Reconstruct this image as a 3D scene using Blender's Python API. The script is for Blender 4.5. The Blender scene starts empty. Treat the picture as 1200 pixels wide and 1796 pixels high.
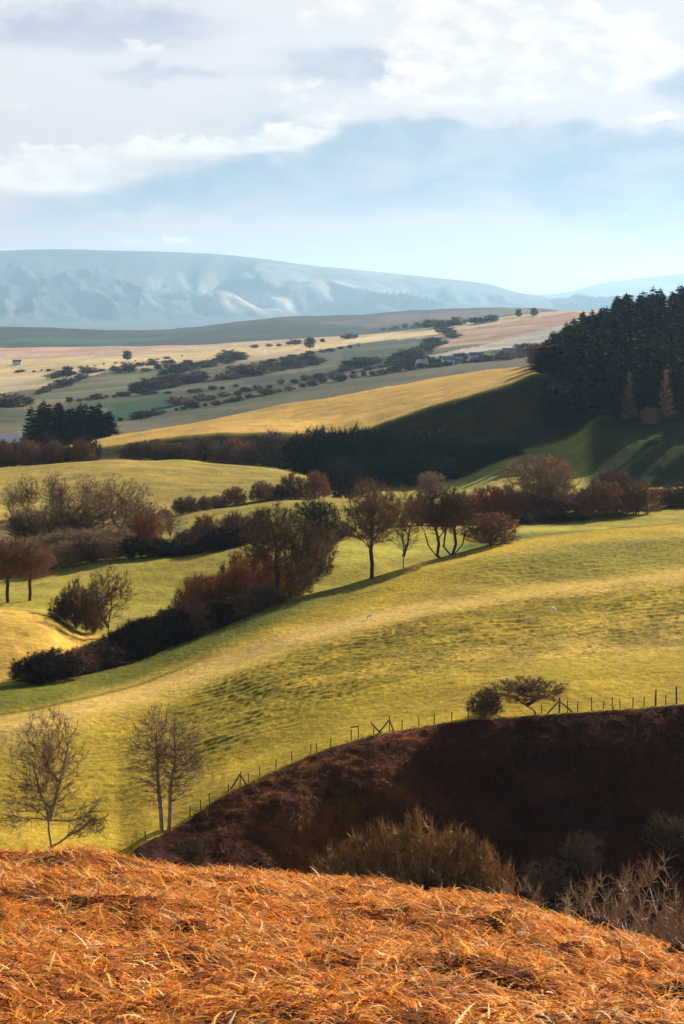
import bpy, math, random
import numpy as np
from mathutils import Vector, Matrix, Quaternion

R = math.radians
F, HX, HY = 3497.0, 600.0, 540.0        # focal length and eye-level point of the view, in photograph pixels
C = bpy.context.scene.collection
SUN_AZ, SUN_EL = R(42), R(25)

# ------------------------------------------------------------------ small helpers
def mesh_obj(name, verts, faces, mat, parent=None, smooth=False):
    me = bpy.data.meshes.new(name)
    me.from_pydata([tuple(v) for v in verts], [], faces)
    if smooth:
        me.polygons.foreach_set('use_smooth', [True] * len(me.polygons))
    for m in (mat if isinstance(mat, (list, tuple)) else [mat]):
        me.materials.append(m)
    me.update()
    o = bpy.data.objects.new(name, me)
    C.objects.link(o)
    if parent: o.parent = parent
    return o

def np_mesh(name, co, tris=None, quads=None, mat=None, smooth=False, parent=None):
    me = bpy.data.meshes.new(name)
    nt = 0 if tris is None else len(tris); nq = 0 if quads is None else len(quads)
    me.vertices.add(len(co)); me.vertices.foreach_set('co', np.ascontiguousarray(co, dtype=np.float32).ravel())
    loops = np.concatenate([x.ravel() for x in (tris, quads) if x is not None]).astype(np.int32)
    me.loops.add(len(loops)); me.loops.foreach_set('vertex_index', loops)
    tot = np.concatenate([np.full(nt, 3), np.full(nq, 4)]).astype(np.int32)
    st = np.concatenate([[0], np.cumsum(tot)[:-1]]).astype(np.int32)
    me.polygons.add(nt + nq)
    me.polygons.foreach_set('loop_start', st); me.polygons.foreach_set('loop_total', tot)
    if smooth: me.polygons.foreach_set('use_smooth', np.ones(nt + nq, dtype=bool))
    me.update(calc_edges=True)
    if mat: me.materials.append(mat)
    o = bpy.data.objects.new(name, me); C.objects.link(o)
    if parent: o.parent = parent
    return o

def tag(o, label=None, cat=None, group=None, kind=None):
    if label: o['label'] = label
    if cat: o['category'] = cat
    if group: o['group'] = group
    if kind: o['kind'] = kind
    return o

def empty(name):
    o = bpy.data.objects.new(name, None); o.empty_display_size = .2
    C.objects.link(o); return o

def copy_tree(o, parent=None):
    c = o.copy(); C.objects.link(c)
    if parent: c.parent = parent
    for ch in list(o.children): copy_tree(ch, c)
    return c

def sstep(a, b, x):
    t = np.clip((x - a) / (b - a), 0, 1); return t * t * (3 - 2 * t)

def vnoise(x, y, seed=0):
    xi = np.floor(x).astype(np.int64); yi = np.floor(y).astype(np.int64)
    fx = x - xi; fy = y - yi
    fx = fx * fx * fx * (fx * (fx * 6 - 15) + 10); fy = fy * fy * fy * (fy * (fy * 6 - 15) + 10)
    def h(a, b):
        n = (a * 374761393 + b * 668265263 + seed * 974634777) & 0xffffffff
        n = ((n ^ (n >> 13)) * 1274126177) & 0xffffffff
        n = (n ^ (n >> 16)) & 0xffffff
        return n / float(0xffffff)
    return (h(xi, yi) * (1 - fx) + h(xi + 1, yi) * fx) * (1 - fy) + (h(xi, yi + 1) * (1 - fx) + h(xi + 1, yi + 1) * fx) * fy

def fbm(x, y, oct=4, seed=0, gain=.5):
    s = 0; a = 1; t = 0
    for i in range(oct):
        s = s + a * vnoise(x * 2 ** i, y * 2 ** i, seed + i * 17); t += a; a *= gain
    return s / t          # 0..1, mean .5

def pchip_slopes(x, y):
    h = np.diff(x); d = np.diff(y) / h
    m = np.zeros_like(y)
    s = d[:-1] * d[1:] > 0
    w1 = 2 * h[1:] + h[:-1]; w2 = h[1:] + 2 * h[:-1]
    with np.errstate(divide='ignore', invalid='ignore'):
        hm = (w1 + w2) / (w1 / d[:-1] + w2 / d[1:])
    m[1:-1] = np.where(s, hm, 0)
    m[0] = d[0]; m[-1] = d[-1]
    return m

def pchip(x, y, q):
    x = np.asarray(x, float); y = np.asarray(y, float)
    m = pchip_slopes(x, y)
    q = np.clip(q, x[0], x[-1])
    i = np.clip(np.searchsorted(x, q, side='right') - 1, 0, len(x) - 2)
    h = x[i + 1] - x[i]; t = (q - x[i]) / h
    return ((1 + 2 * t) * (1 - t) ** 2 * y[i] + t * (1 - t) ** 2 * h * m[i]
            + t * t * (3 - 2 * t) * y[i + 1] + t * t * (t - 1) * h * m[i + 1])

# ------------------------------------------------------------------ the lie of the land
# each line runs across the view: (bearing pixel, distance, pixel height) of ground points that share one landform
def const(Y, pts): return [(p, Y, q) for p, q in pts]
L = {}
L['crest'] = [(-400,42,1500),(0,40,1506),(200,39,1522),(450,38,1537),(640,37,1562),(850,35,1586),(1000,33,1622),(1200,31,1698),(1600,28,1830)]
L['below'] = const(62, [(-400,1660),(0,1660),(200,1680),(450,1705),(640,1735),(850,1775),(1000,1830),(1200,1920),(1600,2050)])
L['gully'] = [(-400,146,1770),(0,146,1780),(200,148,1800),(300,160,1740),(400,174,1650),(500,183,1605),(600,186,1602),(800,184,1642),(1000,182,1678),(1200,180,1732),(1600,178,1800)]
L['ridge'] = [(-400,180,1530),(0,184,1510),(100,185,1512),(200,187,1508),(260,190,1475),(300,193,1455),(400,198,1393),(500,202,1345),(600,205,1305),(700,207,1282),(800,208,1266),(920,209,1256),(1050,209,1248),(1200,210,1235),(1600,212,1205)]
L['band'] = [(-400,235,1320),(0,235,1290),(100,240,1265),(200,250,1235),(300,257,1205),(400,262,1170),(500,266,1133),(600,272,1103),(700,276,1080),(800,278,1063),(900,280,1050),(1050,284,1030),(1200,290,1008),(1600,300,960)]
L['brow'] = [(-400,258,1230),(0,262,1207),(100,268,1194),(200,278,1168),(300,287,1132),(400,295,1092),(500,302,1055),(600,310,1030),(700,318,1000),(800,324,972),(900,330,947),(1000,335,935),(1200,345,918),(1600,360,890)]
L['mound'] = [(-400,305,1050),(0,305,1078),(80,305,1093),(150,306,1130),(220,314,1125),(300,322,1110),(400,332,1085),(500,338,1050),(600,344,1032),(700,352,1008),(800,358,982),(900,364,957),(1000,370,946),(1200,380,930),(1600,397,830)]
L['flat'] = [(-400,345,1045),(0,345,1062),(100,348,1062),(200,350,1068),(300,352,1062),(400,356,1040),(500,360,1010),(600,365,978),(700,372,967),(800,378,960),(900,384,942),(1000,388,933),(1200,397,920),(1600,412,885)]
L['edge'] = [(-400,400,985),(0,400,1010),(100,397,1000),(200,395,985),(300,395,978),(400,395,963),(480,396,950),(600,399,940),(700,402,930),(800,406,925),(900,408,922),(1000,412,918),(1200,420,905),(1600,432,880)]
L['mid'] = [(-400,470,930),(0,470,945),(200,470,935),(300,470,920),(400,470,905),(500,470,893),(600,470,890),(700,470,888),(800,475,880),(900,480,868),(1000,490,862),(1200,500,855),(1600,510,840)]
L['pasturefoot'] = [(-400,540,880),(0,540,888),(200,540,888),(300,540,890),(400,540,882),(500,540,875),(600,560,872),(700,590,868),(800,600,862),(900,605,850),(1000,610,855),(1060,612,880),(1200,613,882),(1600,615,880)]
L['pasturetop'] = [(-400,640,835),(0,640,828),(200,640,812),(300,645,815),(400,650,822),(500,650,830),(600,650,850),(700,650,862),(800,652,850),(900,655,818),(1000,655,812),(1060,652,785),(1200,652,772),(1600,652,760)]
L['bankfoot'] = [(-400,720,822),(0,720,816),(200,722,806),(300,724,803),(400,724,810),(500,718,818),(600,702,840),(700,690,848),(800,688,828),(900,690,792),(1000,692,764),(1060,692,726),(1200,692,716),(1600,692,705)]
L['banktop'] = [(-400,740,802),(0,740,800),(100,740,795),(200,740,783),(300,740,765),(400,740,757),(500,741,757),(560,742,764),(640,735,753),(700,730,733),(800,728,699),(900,728,669),(940,735,656),(1000,745,668),(1060,750,680),(1200,760,675),(1600,770,660)]
L['hill'] = [(-400,870,800),(0,870,793),(100,870,786),(200,880,766),(300,900,749),(400,930,731),(500,950,712),(600,970,693),(700,985,675),(800,1000,658),(900,1005,645),(940,1005,641),(1000,975,622),(1100,965,596),(1200,960,578),(1600,960,555)]
L['behind'] = const(1150, [(-400,770),(0,766),(200,768),(400,768),(600,740),(800,705),(900,690),(1000,660),(1200,620),(1600,600)])
L['vale'] = const(1700, [(-400,718),(0,716),(200,716),(400,700),(600,680),(700,667),(800,655),(900,642),(1000,632),(1200,615),(1600,600)])
L['vale2'] = const(2300, [(-400,690),(0,690),(200,672),(400,656),(600,641),(800,624),(900,616),(1000,606),(1200,600),(1600,590)])
L['down'] = const(3000, [(-400,664),(0,662),(200,640),(400,628),(600,612),(800,592),(900,582),(1000,572),(1200,560),(1600,550)])
L['downtop'] = const(3800, [(-400,612),(0,611),(200,608),(400,603),(600,591),(700,582),(800,567),(900,556),(1000,546),(1200,540),(1600,535)])
L['moorfoot'] = const(5600, [(-400,606),(0,606),(200,604),(400,596),(600,585),(800,570),(1000,560),(1200,555),(1600,550)])
L['moor'] = const(8000, [(-400,575),(0,573),(100,575),(200,578),(340,574),(420,564),(500,556),(600,553),(700,549),(800,543),(900,540),(960,543),(1000,548),(1200,548),(1600,548)])
L['mountfoot'] = const(21000, [(-400,572),(0,570),(300,565),(600,556),(800,548),(900,545),(1200,545),(1600,545)])
L['mountmid'] = const(23500, [(-400,520),(0,520),(200,518),(370,520),(560,526),(700,522),(800,526),(900,535),(1000,540),(1200,540),(1600,540)])
L['mount'] = const(27000, [(-400,446),(0,440),(100,437),(200,439),(300,442),(400,446),(450,452),(520,462),(600,470),(680,478),(760,487),(820,493),(860,499),(900,511),(950,520),(1000,530),(1200,535),(1600,538)])
L['mountback'] = const(31000, [(-400,560),(1600,560)])
L['farmount'] = const(37000, [(-400,520),(700,523),(800,518),(870,515),(950,517),(1000,512),(1040,500),(1100,491),(1200,480),(1600,470)])
L['end'] = const(42000, [(-400,590),(1600,590)])

pxs = np.concatenate([np.linspace(-1300, -210, 60), np.arange(-200, 1400.1, 2.6), np.linspace(1412, 2500, 60)])
M = len(pxs)
def line(n):
    a = np.array(L[n], float)
    return pchip(a[:, 0], a[:, 1], pxs), pchip(a[:, 0], a[:, 2], pxs)
K = {}
for n in L:
    Y, py = line(n); K[n] = (Y, -Y * (py - HY) / F)
NEAR = 14.0
def near_z(Y): return -1.65 - .2414 * Y
seq = []
seq.append((np.full(M, NEAR), np.full(M, near_z(NEAR))))
seq.append(K['crest']); seq.append(K['below']); seq.append(K['gully'])
ry, rz = K['ridge']; gy, gz = K['gully']
sh = sstep(360, 580, pxs) * (1 - sstep(640, 800, pxs))
seq.append((ry - np.minimum(3.0 + 6.5 * sh, .45 * (ry - gy)), rz - np.clip(.12 * (rz - gz), .1, 1.3) - 1.2 * sh))
seq.append(K['ridge']); seq.append(K['band']); seq.append(K['brow'])
by, bz = K['brow']
left = 1 - sstep(380, 520, pxs)
seq.append((by + 15 - 7 * left, bz - 3 + 2 * left))
for n in ('mound','flat','edge','mid','pasturefoot','pasturetop','bankfoot','banktop','hill','behind','vale','vale2','down','downtop'):
    seq.append(K[n])
seq.append((K['downtop'][0] + 800, K['downtop'][1] - 75))
seq.append(K['moorfoot']); seq.append(K['moor'])
seq.append((K['moor'][0] + 3000, K['moor'][1] - 150))
for n in ('mountfoot','mountmid','mount','mountback','farmount','end'): seq.append(K[n])
KY = np.array([s[0] for s in seq]); KZ = np.array([s[1] for s in seq])
assert (np.diff(KY, axis=0) > 0).all(), np.argwhere(np.diff(KY, axis=0) <= 0)[:5]

def seg(a, b, step): return np.arange(a, b - 1e-6, step)
rows = np.concatenate([seg(-40, 10, 2.5), seg(10, 50, .25), seg(50, 165, 1.5), seg(165, 225, .3), seg(225, 350, .32), seg(350, 480, 1.1),
                       seg(480, 770, 1.5), seg(770, 1100, 3.5), np.geomspace(1100, 4500, 170), np.geomspace(4540, 20900, 80), np.linspace(21000, 42000, 210)])
N = len(rows)
Zg = np.zeros((N, M))
far = rows >= NEAR
for j in range(M):
    Zg[far, j] = pchip(KY[:, j], KZ[:, j], rows[far])
Zg[~far, :] = near_z(rows[~far])[:, None]
W = np.maximum(rows, 12.0)
Xg = W[:, None] * (pxs[None, :] - HX) / F
Yg = np.repeat(rows[:, None], M, 1)
PX = np.repeat(pxs[None, :], N, 0)
def kb(n): return np.repeat(K[n][0][None, :], N, 0)
def band(Y0, Y1, s=1.0): return sstep(Y0 - s, Y0 + s, Yg) * (1 - sstep(Y1 - s, Y1 + s, Yg))

# field masks that also steer the small relief
in_fg = 1 - sstep(60, 90, Yg)
gul, rid, bro = kb('gully'), kb('ridge'), kb('brow')
in_hillock = sstep(80, 100, Yg) * (1 - sstep(-.4, .4, Yg - rid))
in_past = sstep(-.4, .4, Yg - rid) * (1 - sstep(-2, 4, Yg - bro))
u = np.clip((Yg - rid) / (bro - rid), 0, 1)
n_big = fbm(Xg / 22, Yg / 22, 3, 5)
terr = sstep(.10, .3, u) * (1 - sstep(.5, .62, u)) * (.35 + 1.0 * fbm(Xg / 14 + 3, Yg / 9, 3, 9))
terr *= (.5 + sstep(.15, .34, PX / 2000 + .08))
terr2 = sstep(.62, .7, u) * (1 - sstep(.84, .95, u)) * sstep(700, 1000, PX) * 1.0
rough = in_past * np.clip(.25 + .9 * terr + .55 * terr2, 0, 1.3)
tuss = fbm(Xg / .6, Yg / .75, 2, 21)
tuss2 = fbm(Xg / 1.5 + 9, Yg / 1.3, 2, 25)
amp_env = np.minimum(1, np.minimum(np.abs(Yg - rid), np.abs(Yg - bro) + 2) / 8)
Zg += in_past * (rough * .13 * (tuss - .5) + rough * .13 * (tuss2 - .5) + .05 * (tuss - .5))
Zg += in_past * np.clip(terr + .6 * terr2, 0, 1) * .075 * np.sin(2 * math.pi * (Yg * .95 - Xg * .22 + 5 * fbm(Xg / 9, Yg / 9, 2, 145)) / 1.9)
Zg += in_past * amp_env * (1.3 * np.sin(u * 3 * 2 * math.pi + PX / 260 + 2.2 * n_big) * .26 + 1.1 * (n_big - .5))
Zg += in_hillock * ((fbm(Xg / 1.5, Yg / 1.0, 3, 31) - .5) * .45 + (fbm(Xg / 9, Yg / 5, 2, 33) - .5) * 1.0 * np.minimum(1, np.abs(Yg - rid) / 6))
Zg += in_fg * sstep(6, 12, Yg) * ((fbm(Xg / .55, Yg / .55, 3, 41) - .5) * .34 + (fbm(Xg / 2.3, Yg / 2.3, 2, 43) - .5) * .5)
mid = sstep(0, 8, Yg - bro) * (1 - sstep(1050, 1300, Yg))
Zg += mid * ((fbm(Xg / 3.2, Yg / 3.2, 2, 51) - .5) * .35 + (fbm(Xg / 28, Yg / 28, 3, 53) - .5) * 1.9)
val = sstep(1150, 1500, Yg) * (1 - sstep(4300, 4900, Yg))
Zg += val * (fbm(Xg / 170, Yg / 170, 3, 57) - .5) * 10
moor = sstep(4700, 5600, Yg) * (1 - sstep(11000, 15000, Yg))
Zg += moor * (fbm(Xg / 420, Yg / 420, 4, 61) - .5) * 30
mt = sstep(20500, 22500, Yg) * (1 - sstep(24200, 26400, Yg)) + .35 * sstep(32500, 34500, Yg) * (1 - sstep(35500, 36800, Yg))
xm, ym = Xg / 1.6, Yg / 1.6
gl = 1 - np.abs(2 * fbm((xm + .25 * ym) / 760 + .6 * fbm(xm / 900, ym / 900, 2, 3), (ym - .2 * xm) / 2600, 5, 67, .5) - 1)
Zg += mt * ((gl - .75) * 600 + (fbm(xm / 500, ym / 500, 4, 71) - .5) * 90)
# combes bitten into the long mountain
for cx, w, d in ((395, 34, 420), (330, 24, 150), (560, 60, 120), (160, 60, 120)):
    Zg -= d * np.exp(-((PX - cx - (ym - 16000) * .03) / w) ** 2) * np.exp(-((ym - 15950) / 480) ** 2)

def ground(X, Y):
    X = np.asarray(X, float); Y = np.asarray(Y, float)
    px = HX + F * X / np.maximum(Y, 12.0)
    fi = np.interp(Y, rows, np.arange(N)); fj = np.interp(px, pxs, np.arange(M))
    i = np.clip(fi.astype(int), 0, N - 2); j = np.clip(fj.astype(int), 0, M - 2)
    a = fi - i; b = fj - j
    return (Zg[i, j] * (1 - a) * (1 - b) + Zg[i + 1, j] * a * (1 - b) + Zg[i, j + 1] * (1 - a) * b + Zg[i + 1, j + 1] * a * b)

PYg = HY - Zg * F / np.maximum(Yg, 1.0)
def spot(px, Y):
    X = (px - HX) * Y / F
    return X, Y, float(ground(X, Y))
def seen(px, py, Y0=60):
    """nearest ground beyond Y0 that shows at this bearing and height"""
    j = int(np.argmin(np.abs(pxs - px))); i0 = int(np.searchsorted(rows, Y0))
    k = np.nonzero(PYg[i0:, j] <= py)[0]
    return float(rows[i0 + (k[0] if len(k) else N - 1 - i0)])

# ------------------------------------------------------------------ materials
def nodes(m):
    m.use_nodes = True; nt = m.node_tree
    for n in list(nt.nodes): nt.nodes.remove(n)
    return nt
class NB:
    """tiny node-expression builder"""
    def __init__(s, nt): s.nt = nt
    def new(s, t, **k):
        n = s.nt.nodes.new(t)
        for a, b in k.items(): setattr(n, a, b)
        return n
    def link(s, a, b): s.nt.links.new(a, b)
    def put(s, sock, v):
        if hasattr(v, 'is_linked') or hasattr(v, 'links'): s.link(v, sock)
        else: sock.default_value = v
    def m(s, op, a, b=0.0, c=0.0, clamp=False):
        n = s.new('ShaderNodeMath', operation=op, use_clamp=clamp)
        s.put(n.inputs[0], a); s.put(n.inputs[1], b)
        if len(n.inputs) > 2: s.put(n.inputs[2], c)
        return n.outputs[0]
    def smooth(s, x, a, b):
        n = s.new('ShaderNodeMapRange', interpolation_type='SMOOTHSTEP')
        s.put(n.inputs[0], x); n.inputs[1].default_value = a; n.inputs[2].default_value = b
        return n.outputs[0]
    def mix(s, f, a, b, blend='MIX'):
        n = s.new('ShaderNodeMix', data_type='RGBA', blend_type=blend)
        s.put(n.inputs[0], f); s.put(n.inputs[6], a); s.put(n.inputs[7], b)
        return n.outputs[2]
    def noise(s, vec, scale, detail=4, rough=.55, dist=0):
        n = s.new('ShaderNodeTexNoise'); s.put(n.inputs['Vector'], vec)
        n.inputs['Scale'].default_value = scale; n.inputs['Detail'].default_value = detail
        n.inputs['Roughness'].default_value = rough; n.inputs['Distortion'].default_value = dist
        return n.outputs['Fac']
def rgb(*c): return (c[0], c[1], c[2], 1.0)

def simple_mat(name, col, col2=None, rough=.9, scale=3.0, trans=0.0, attr=None, rnd=.25):
    m = bpy.data.materials.new(name); nt = nodes(m); b = NB(nt)
    out = b.new('ShaderNodeOutputMaterial'); p = b.new('ShaderNodeBsdfPrincipled')
    p.inputs['Roughness'].default_value = rough; p.inputs['Specular IOR Level'].default_value = .15
    if attr:
        a = b.new('ShaderNodeAttribute', attribute_name=attr); c = a.outputs['Color']
    else:
        tc = b.new('ShaderNodeTexCoord'); oi = b.new('ShaderNodeObjectInfo')
        f = b.smooth(b.noise(tc.outputs['Object'], scale, 3), .35, .65)
        c = b.mix(f, rgb(*col), rgb(*(col2 or col)))
        k = b.m('MULTIPLY_ADD', oi.outputs['Random'], 2 * rnd, 1 - rnd)
        cc = b.new('ShaderNodeCombineColor'); 
        for i in range(3): b.link(k, cc.inputs[i])
        c = b.mix(1.0, c, cc.outputs[0], 'MULTIPLY')
    b.link(c, p.inputs['Base Color'])
    if trans:
        t = b.new('ShaderNodeBsdfTranslucent'); b.link(c, t.inputs['Color'])
        ms = b.new('ShaderNodeMixShader'); ms.inputs[0].default_value = trans
        b.link(p.outputs[0], ms.inputs[1]); b.link(t.outputs[0], ms.inputs[2]); b.link(ms.outputs[0], out.inputs[0])
    else:
        b.link(p.outputs[0], out.inputs[0])
    return m

MAT = dict(
    bark=simple_mat('dark_bark', (.045, .03, .02), (.075, .05, .032)),
    twig=simple_mat('brown_twigs', (.13, .072, .034), (.18, .10, .046)),
    darktwig=simple_mat('dark_twigs', (.022, .013, .008), (.05, .028, .014)),
    redtwig=simple_mat('red_brown_twigs', (.16, .072, .033), (.25, .125, .062)),
    orangetwig=simple_mat('orange_twigs', (.34, .13, .04), (.25, .09, .03)),
    straw=simple_mat('straw_twigs', (.40, .22, .07), (.24, .13, .045)),
    pale=simple_mat('pale_grey_twigs', (.44, .31, .19), (.30, .20, .12)),
    tan=simple_mat('tan_twigs', (.22, .135, .07), (.30, .19, .105)),
    needles=simple_mat('conifer_needles', (.004, .007, .003), (.009, .014, .005)),
    larch=simple_mat('larch_twigs', (.34, .19, .09), (.24, .12, .05)),
    evergreen=simple_mat('dark_evergreen_leaves', (.010, .013, .008), (.018, .018, .010)),
    post=simple_mat('weathered_post', (.15, .11, .075), (.10, .075, .05)),
    wire=simple_mat('fence_wire', (.12, .11, .10), rough=.5),
    wool=simple_mat('sheep_wool', (.80, .70, .52), (.72, .62, .46)),
    render=simple_mat('white_render_wall', (.75, .73, .68), (.66, .64, .6)),
    palewash=simple_mat('pale_sheet_roof', (.55, .53, .52), (.48, .46, .45)),
    slate=simple_mat('slate_roof', (.12, .12, .14), (.16, .15, .16)),
    dark=simple_mat('dark_glazing', (.02, .025, .03), rough=.2),
    heather=simple_mat('dark_heather', (.022, .012, .010), (.04, .02, .014)),
)

# ------------------------------------------------------------------ ground sheet
col = np.zeros((N, M, 3)); 
def put(mask, c): 
    global col
    col = col * (1 - mask[..., None]) + np.array(c) * mask[..., None]
def putn(mask, c1, c2, sx, sy, seed):
    t = sstep(.38, .62, fbm(Xg / sx, Yg / sy, 4, seed))[..., None]
    c = np.array(c1) * (1 - t) + np.array(c2) * t
    global col
    col = col * (1 - mask[..., None]) + c * mask[..., None]
one = np.ones((N, M))
putn(one, (.22, .062, .010), (.10, .028, .006), .8, .8, 101)                       # bracken litter
putn(sstep(70, 100, Yg), (.062, .015, .004), (.036, .009, .003), 7, 2.5, 103)           # brown bracken bank
nw = 260 * (fbm(Xg / 7, Yg / 3, 3, 141) - .5)
putn(in_hillock * (1 - sstep(620, 820, PX + nw)) * sstep(300, 560, PX + nw) * .8, (.22, .068, .014), (.10, .028, .008), 5, 1.6, 104)  # sunlit streaks put into the bracken colour on the bank's upper left
leftflank = 1 - sstep(-6, 6, PX - (225 + 0 * Yg))
putn(leftflank * sstep(140, 160, Yg), (.30, .20, .024), (.22, .16, .018), 6, 6, 105)
# big pasture
putn(in_past, (.43, .275, .026), (.335, .228, .016), 16, 7, 107)
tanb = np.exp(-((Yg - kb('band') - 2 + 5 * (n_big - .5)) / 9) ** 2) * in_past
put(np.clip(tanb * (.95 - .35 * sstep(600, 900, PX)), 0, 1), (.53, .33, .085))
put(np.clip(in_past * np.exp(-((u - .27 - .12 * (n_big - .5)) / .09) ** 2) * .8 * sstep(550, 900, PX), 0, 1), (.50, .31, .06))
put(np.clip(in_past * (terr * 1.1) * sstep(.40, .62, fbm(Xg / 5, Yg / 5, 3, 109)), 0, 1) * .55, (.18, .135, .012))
put(in_past * sstep(.78, .88, u + .10 * (n_big - .5)) * (1 - sstep(480, 760, PX)) * .9, (.10, .105, .011))  # shade below the hedge, put into the grass colour as a dark strip
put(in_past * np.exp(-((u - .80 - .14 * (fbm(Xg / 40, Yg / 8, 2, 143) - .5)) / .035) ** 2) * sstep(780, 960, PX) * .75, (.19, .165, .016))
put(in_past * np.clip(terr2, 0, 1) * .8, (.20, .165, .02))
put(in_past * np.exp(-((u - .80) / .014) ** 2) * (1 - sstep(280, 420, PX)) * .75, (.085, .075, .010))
lowleft = in_past * (1 - sstep(60, 420, PX)) * (1 - sstep(.3, .55, u))
putn(lowleft * .85, (.37, .238, .024), (.28, .19, .016), 4, 4, 111)
# beyond the brow
fold = sstep(0, 8, Yg - bro)
putn(fold, (.31, .225, .035), (.25, .195, .024), 18, 10, 113)
mound = band(bro + 8, kb('mound') + 14, 4) * (1 - sstep(150, 230, PX))
putn(mound, (.50, .29, .05), (.41, .25, .04), 6, 6, 115)
put(band(kb('flat') - 6, kb('edge') - 8, 5) * sstep(430, 600, PX), (.33, .27, .035))
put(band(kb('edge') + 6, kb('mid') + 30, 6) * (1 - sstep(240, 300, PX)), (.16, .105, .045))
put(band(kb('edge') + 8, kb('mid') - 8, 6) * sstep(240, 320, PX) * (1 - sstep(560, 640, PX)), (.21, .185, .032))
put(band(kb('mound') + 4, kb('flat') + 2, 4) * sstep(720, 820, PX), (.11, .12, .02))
putn(band(kb('mid') + 35, kb('pasturetop') + 40, 8) * (1 - sstep(600, 700, PX)), (.31, .21, .042), (.24, .175, .034), 30, 14, 117)
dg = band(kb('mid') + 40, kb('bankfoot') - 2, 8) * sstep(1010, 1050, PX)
putn(dg, (.036, .040, .007), (.050, .048, .010), 16, 16, 119)  # shadow over the right-hand field, put into its colour as darker green
strip = band(kb('pasturefoot') - 5, kb('bankfoot') - 5, 5) * sstep(690, 760, PX) * (1 - sstep(1005, 1040, PX))
put(strip, (.27, .22, .04))
bank = band(kb('bankfoot') - 2, kb('banktop') - 3, 4)
putn(bank, (.058, .040, .012), (.036, .027, .009), 10, 10, 121)  # shade on the hill's front slope, put into its dark colour
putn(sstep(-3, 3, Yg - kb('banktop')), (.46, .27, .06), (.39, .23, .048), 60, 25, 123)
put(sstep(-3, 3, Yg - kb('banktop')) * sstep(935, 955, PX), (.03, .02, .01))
# the vale with its patchwork
vz = sstep(1040, 1120, Yg)
putn(vz, (.055, .06, .03), (.10, .085, .045), 160, 90, 125)
def poly(pts, Y0, Y1, c, c2=None, seed=0, soft=1.0):
    """field outline given by the bearings and heights of its corners, laid on the ground between two distances"""
    ms = np.zeros((N, M), bool); ok = (Yg >= Y0) & (Yg <= Y1) & (PX > -400) & (PX < 1500)
    xs = PX[ok]; ys = PYg[ok]; inside = np.zeros(xs.shape, bool)
    n = len(pts)
    for a in range(n):
        x1, y1 = pts[a]; x2, y2 = pts[(a + 1) % n]
        if y1 == y2: continue
        cr = ((y1 > ys) != (y2 > ys)) & (xs < (x2 - x1) * (ys - y1) / (y2 - y1) + x1)
        inside ^= cr
    ms[ok] = inside
    k_ = 1.0
    putn(ms.astype(float) * soft, tuple(min(.75, x * k_) for x in c), tuple(x * k_ for x in (c2 or tuple(x * .85 for x in c))), 90, 40, 200 + seed)
tanf, grn, gry, pnk = (.42, .30, .15), (.045, .10, .038), (.16, .17, .09), (.36, .21, .16)
put(sstep(2500, 2900, Yg) , (.38, .27, .15))
poly([(-400,612),(330,605),(330,614),(200,626),(0,640),(-400,645)], 2200, 4000, (.42, .28, .19), (.34, .22, .14), 1)
poly([(-400,640),(200,626),(620,596),(620,606),(330,632),(0,668),(-400,672)], 1900, 4000, (.50, .36, .17), (.43, .30, .14), 2)
poly([(-400,672),(100,662),(190,650),(110,675),(0,690),(-400,695)], 1500, 3600, (.40, .29, .15), (.30, .24, .13), 3)
poly([(20,712),(110,678),(200,652),(330,640),(300,672),(150,704)], 1200, 3600, (.07, .085, .04), (.14, .115, .06), 4)
poly([(170,735),(200,708),(310,692),(310,712),(250,738)], 1100, 2600, (.016, .055, .026), (.026, .050, .022), 5)
poly([(60,722),(150,704),(310,690),(200,710),(120,728)], 1100, 2600, (.032, .055, .03), (.055, .06, .03), 6)
poly([(310,693),(480,660),(600,640),(700,622),(700,640),(560,668),(420,698),(310,714)], 1100, 3000, (.034, .046, .024), (.07, .062, .034), 7)
poly([(420,640),(640,600),(770,590),(740,612),(600,636),(440,655)], 1500, 3600, (.045, .058, .03), (.08, .08, .04), 8)
poly([(600,618),(700,610),(760,602),(745,622),(690,632),(600,640)], 1400, 3600, (.045, .065, .03), None, 9)
poly([(770,585),(1010,546),(1030,556),(980,572),(860,600),(740,612)], 1500, 4200, (.34, .20, .13), (.24, .15, .10), 10)
poly([(735,628),(860,602),(980,572),(1010,566),(990,590),(950,604),(860,614),(740,632)], 1400, 3600, (.24, .22, .16), (.33, .29, .22), 11)
poly([(590,600),(760,572),(770,585),(640,602)], 1800, 4200, (.52, .40, .20), None, 12)
putn(sstep(4200, 4600, Yg), (.026, .034, .026), (.045, .042, .032), 500, 240, 131)
poly([(560,566),(760,548),(900,540),(960,544),(820,560),(640,574)], 4700, 8600, (.12, .08, .065), (.08, .06, .05), 13)
poly([(0,600),(40,590),(180,596),(330,590),(200,604)], 4700, 8600, (.04, .085, .05), None, 14)
putn(sstep(10000, 13000, Yg), (.045, .052, .042), (.075, .072, .055), 1400, 800, 133)
mz = sstep(20500, 21500, Yg) * (1 - sstep(28000, 29000, Yg))
lowp = mz * np.exp(-((PYg - 528 + (PX - 430) * -.03) / 13) ** 2) * sstep(330, 400, PX) * (1 - sstep(520, 640, PX))
put(np.clip(lowp * 1.3 * sstep(.25, .6, fbm(Xg / 420, Yg / 900, 4, 135)), 0, 1), (.40, .32, .26))  # sunlit band along the lower slopes, put into the ground colour
midp = mz * sstep(455, 470, PYg) * (1 - sstep(522, 536, PYg)) * sstep(405, 440, PX) * (1 - sstep(640, 860, PX))
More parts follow.
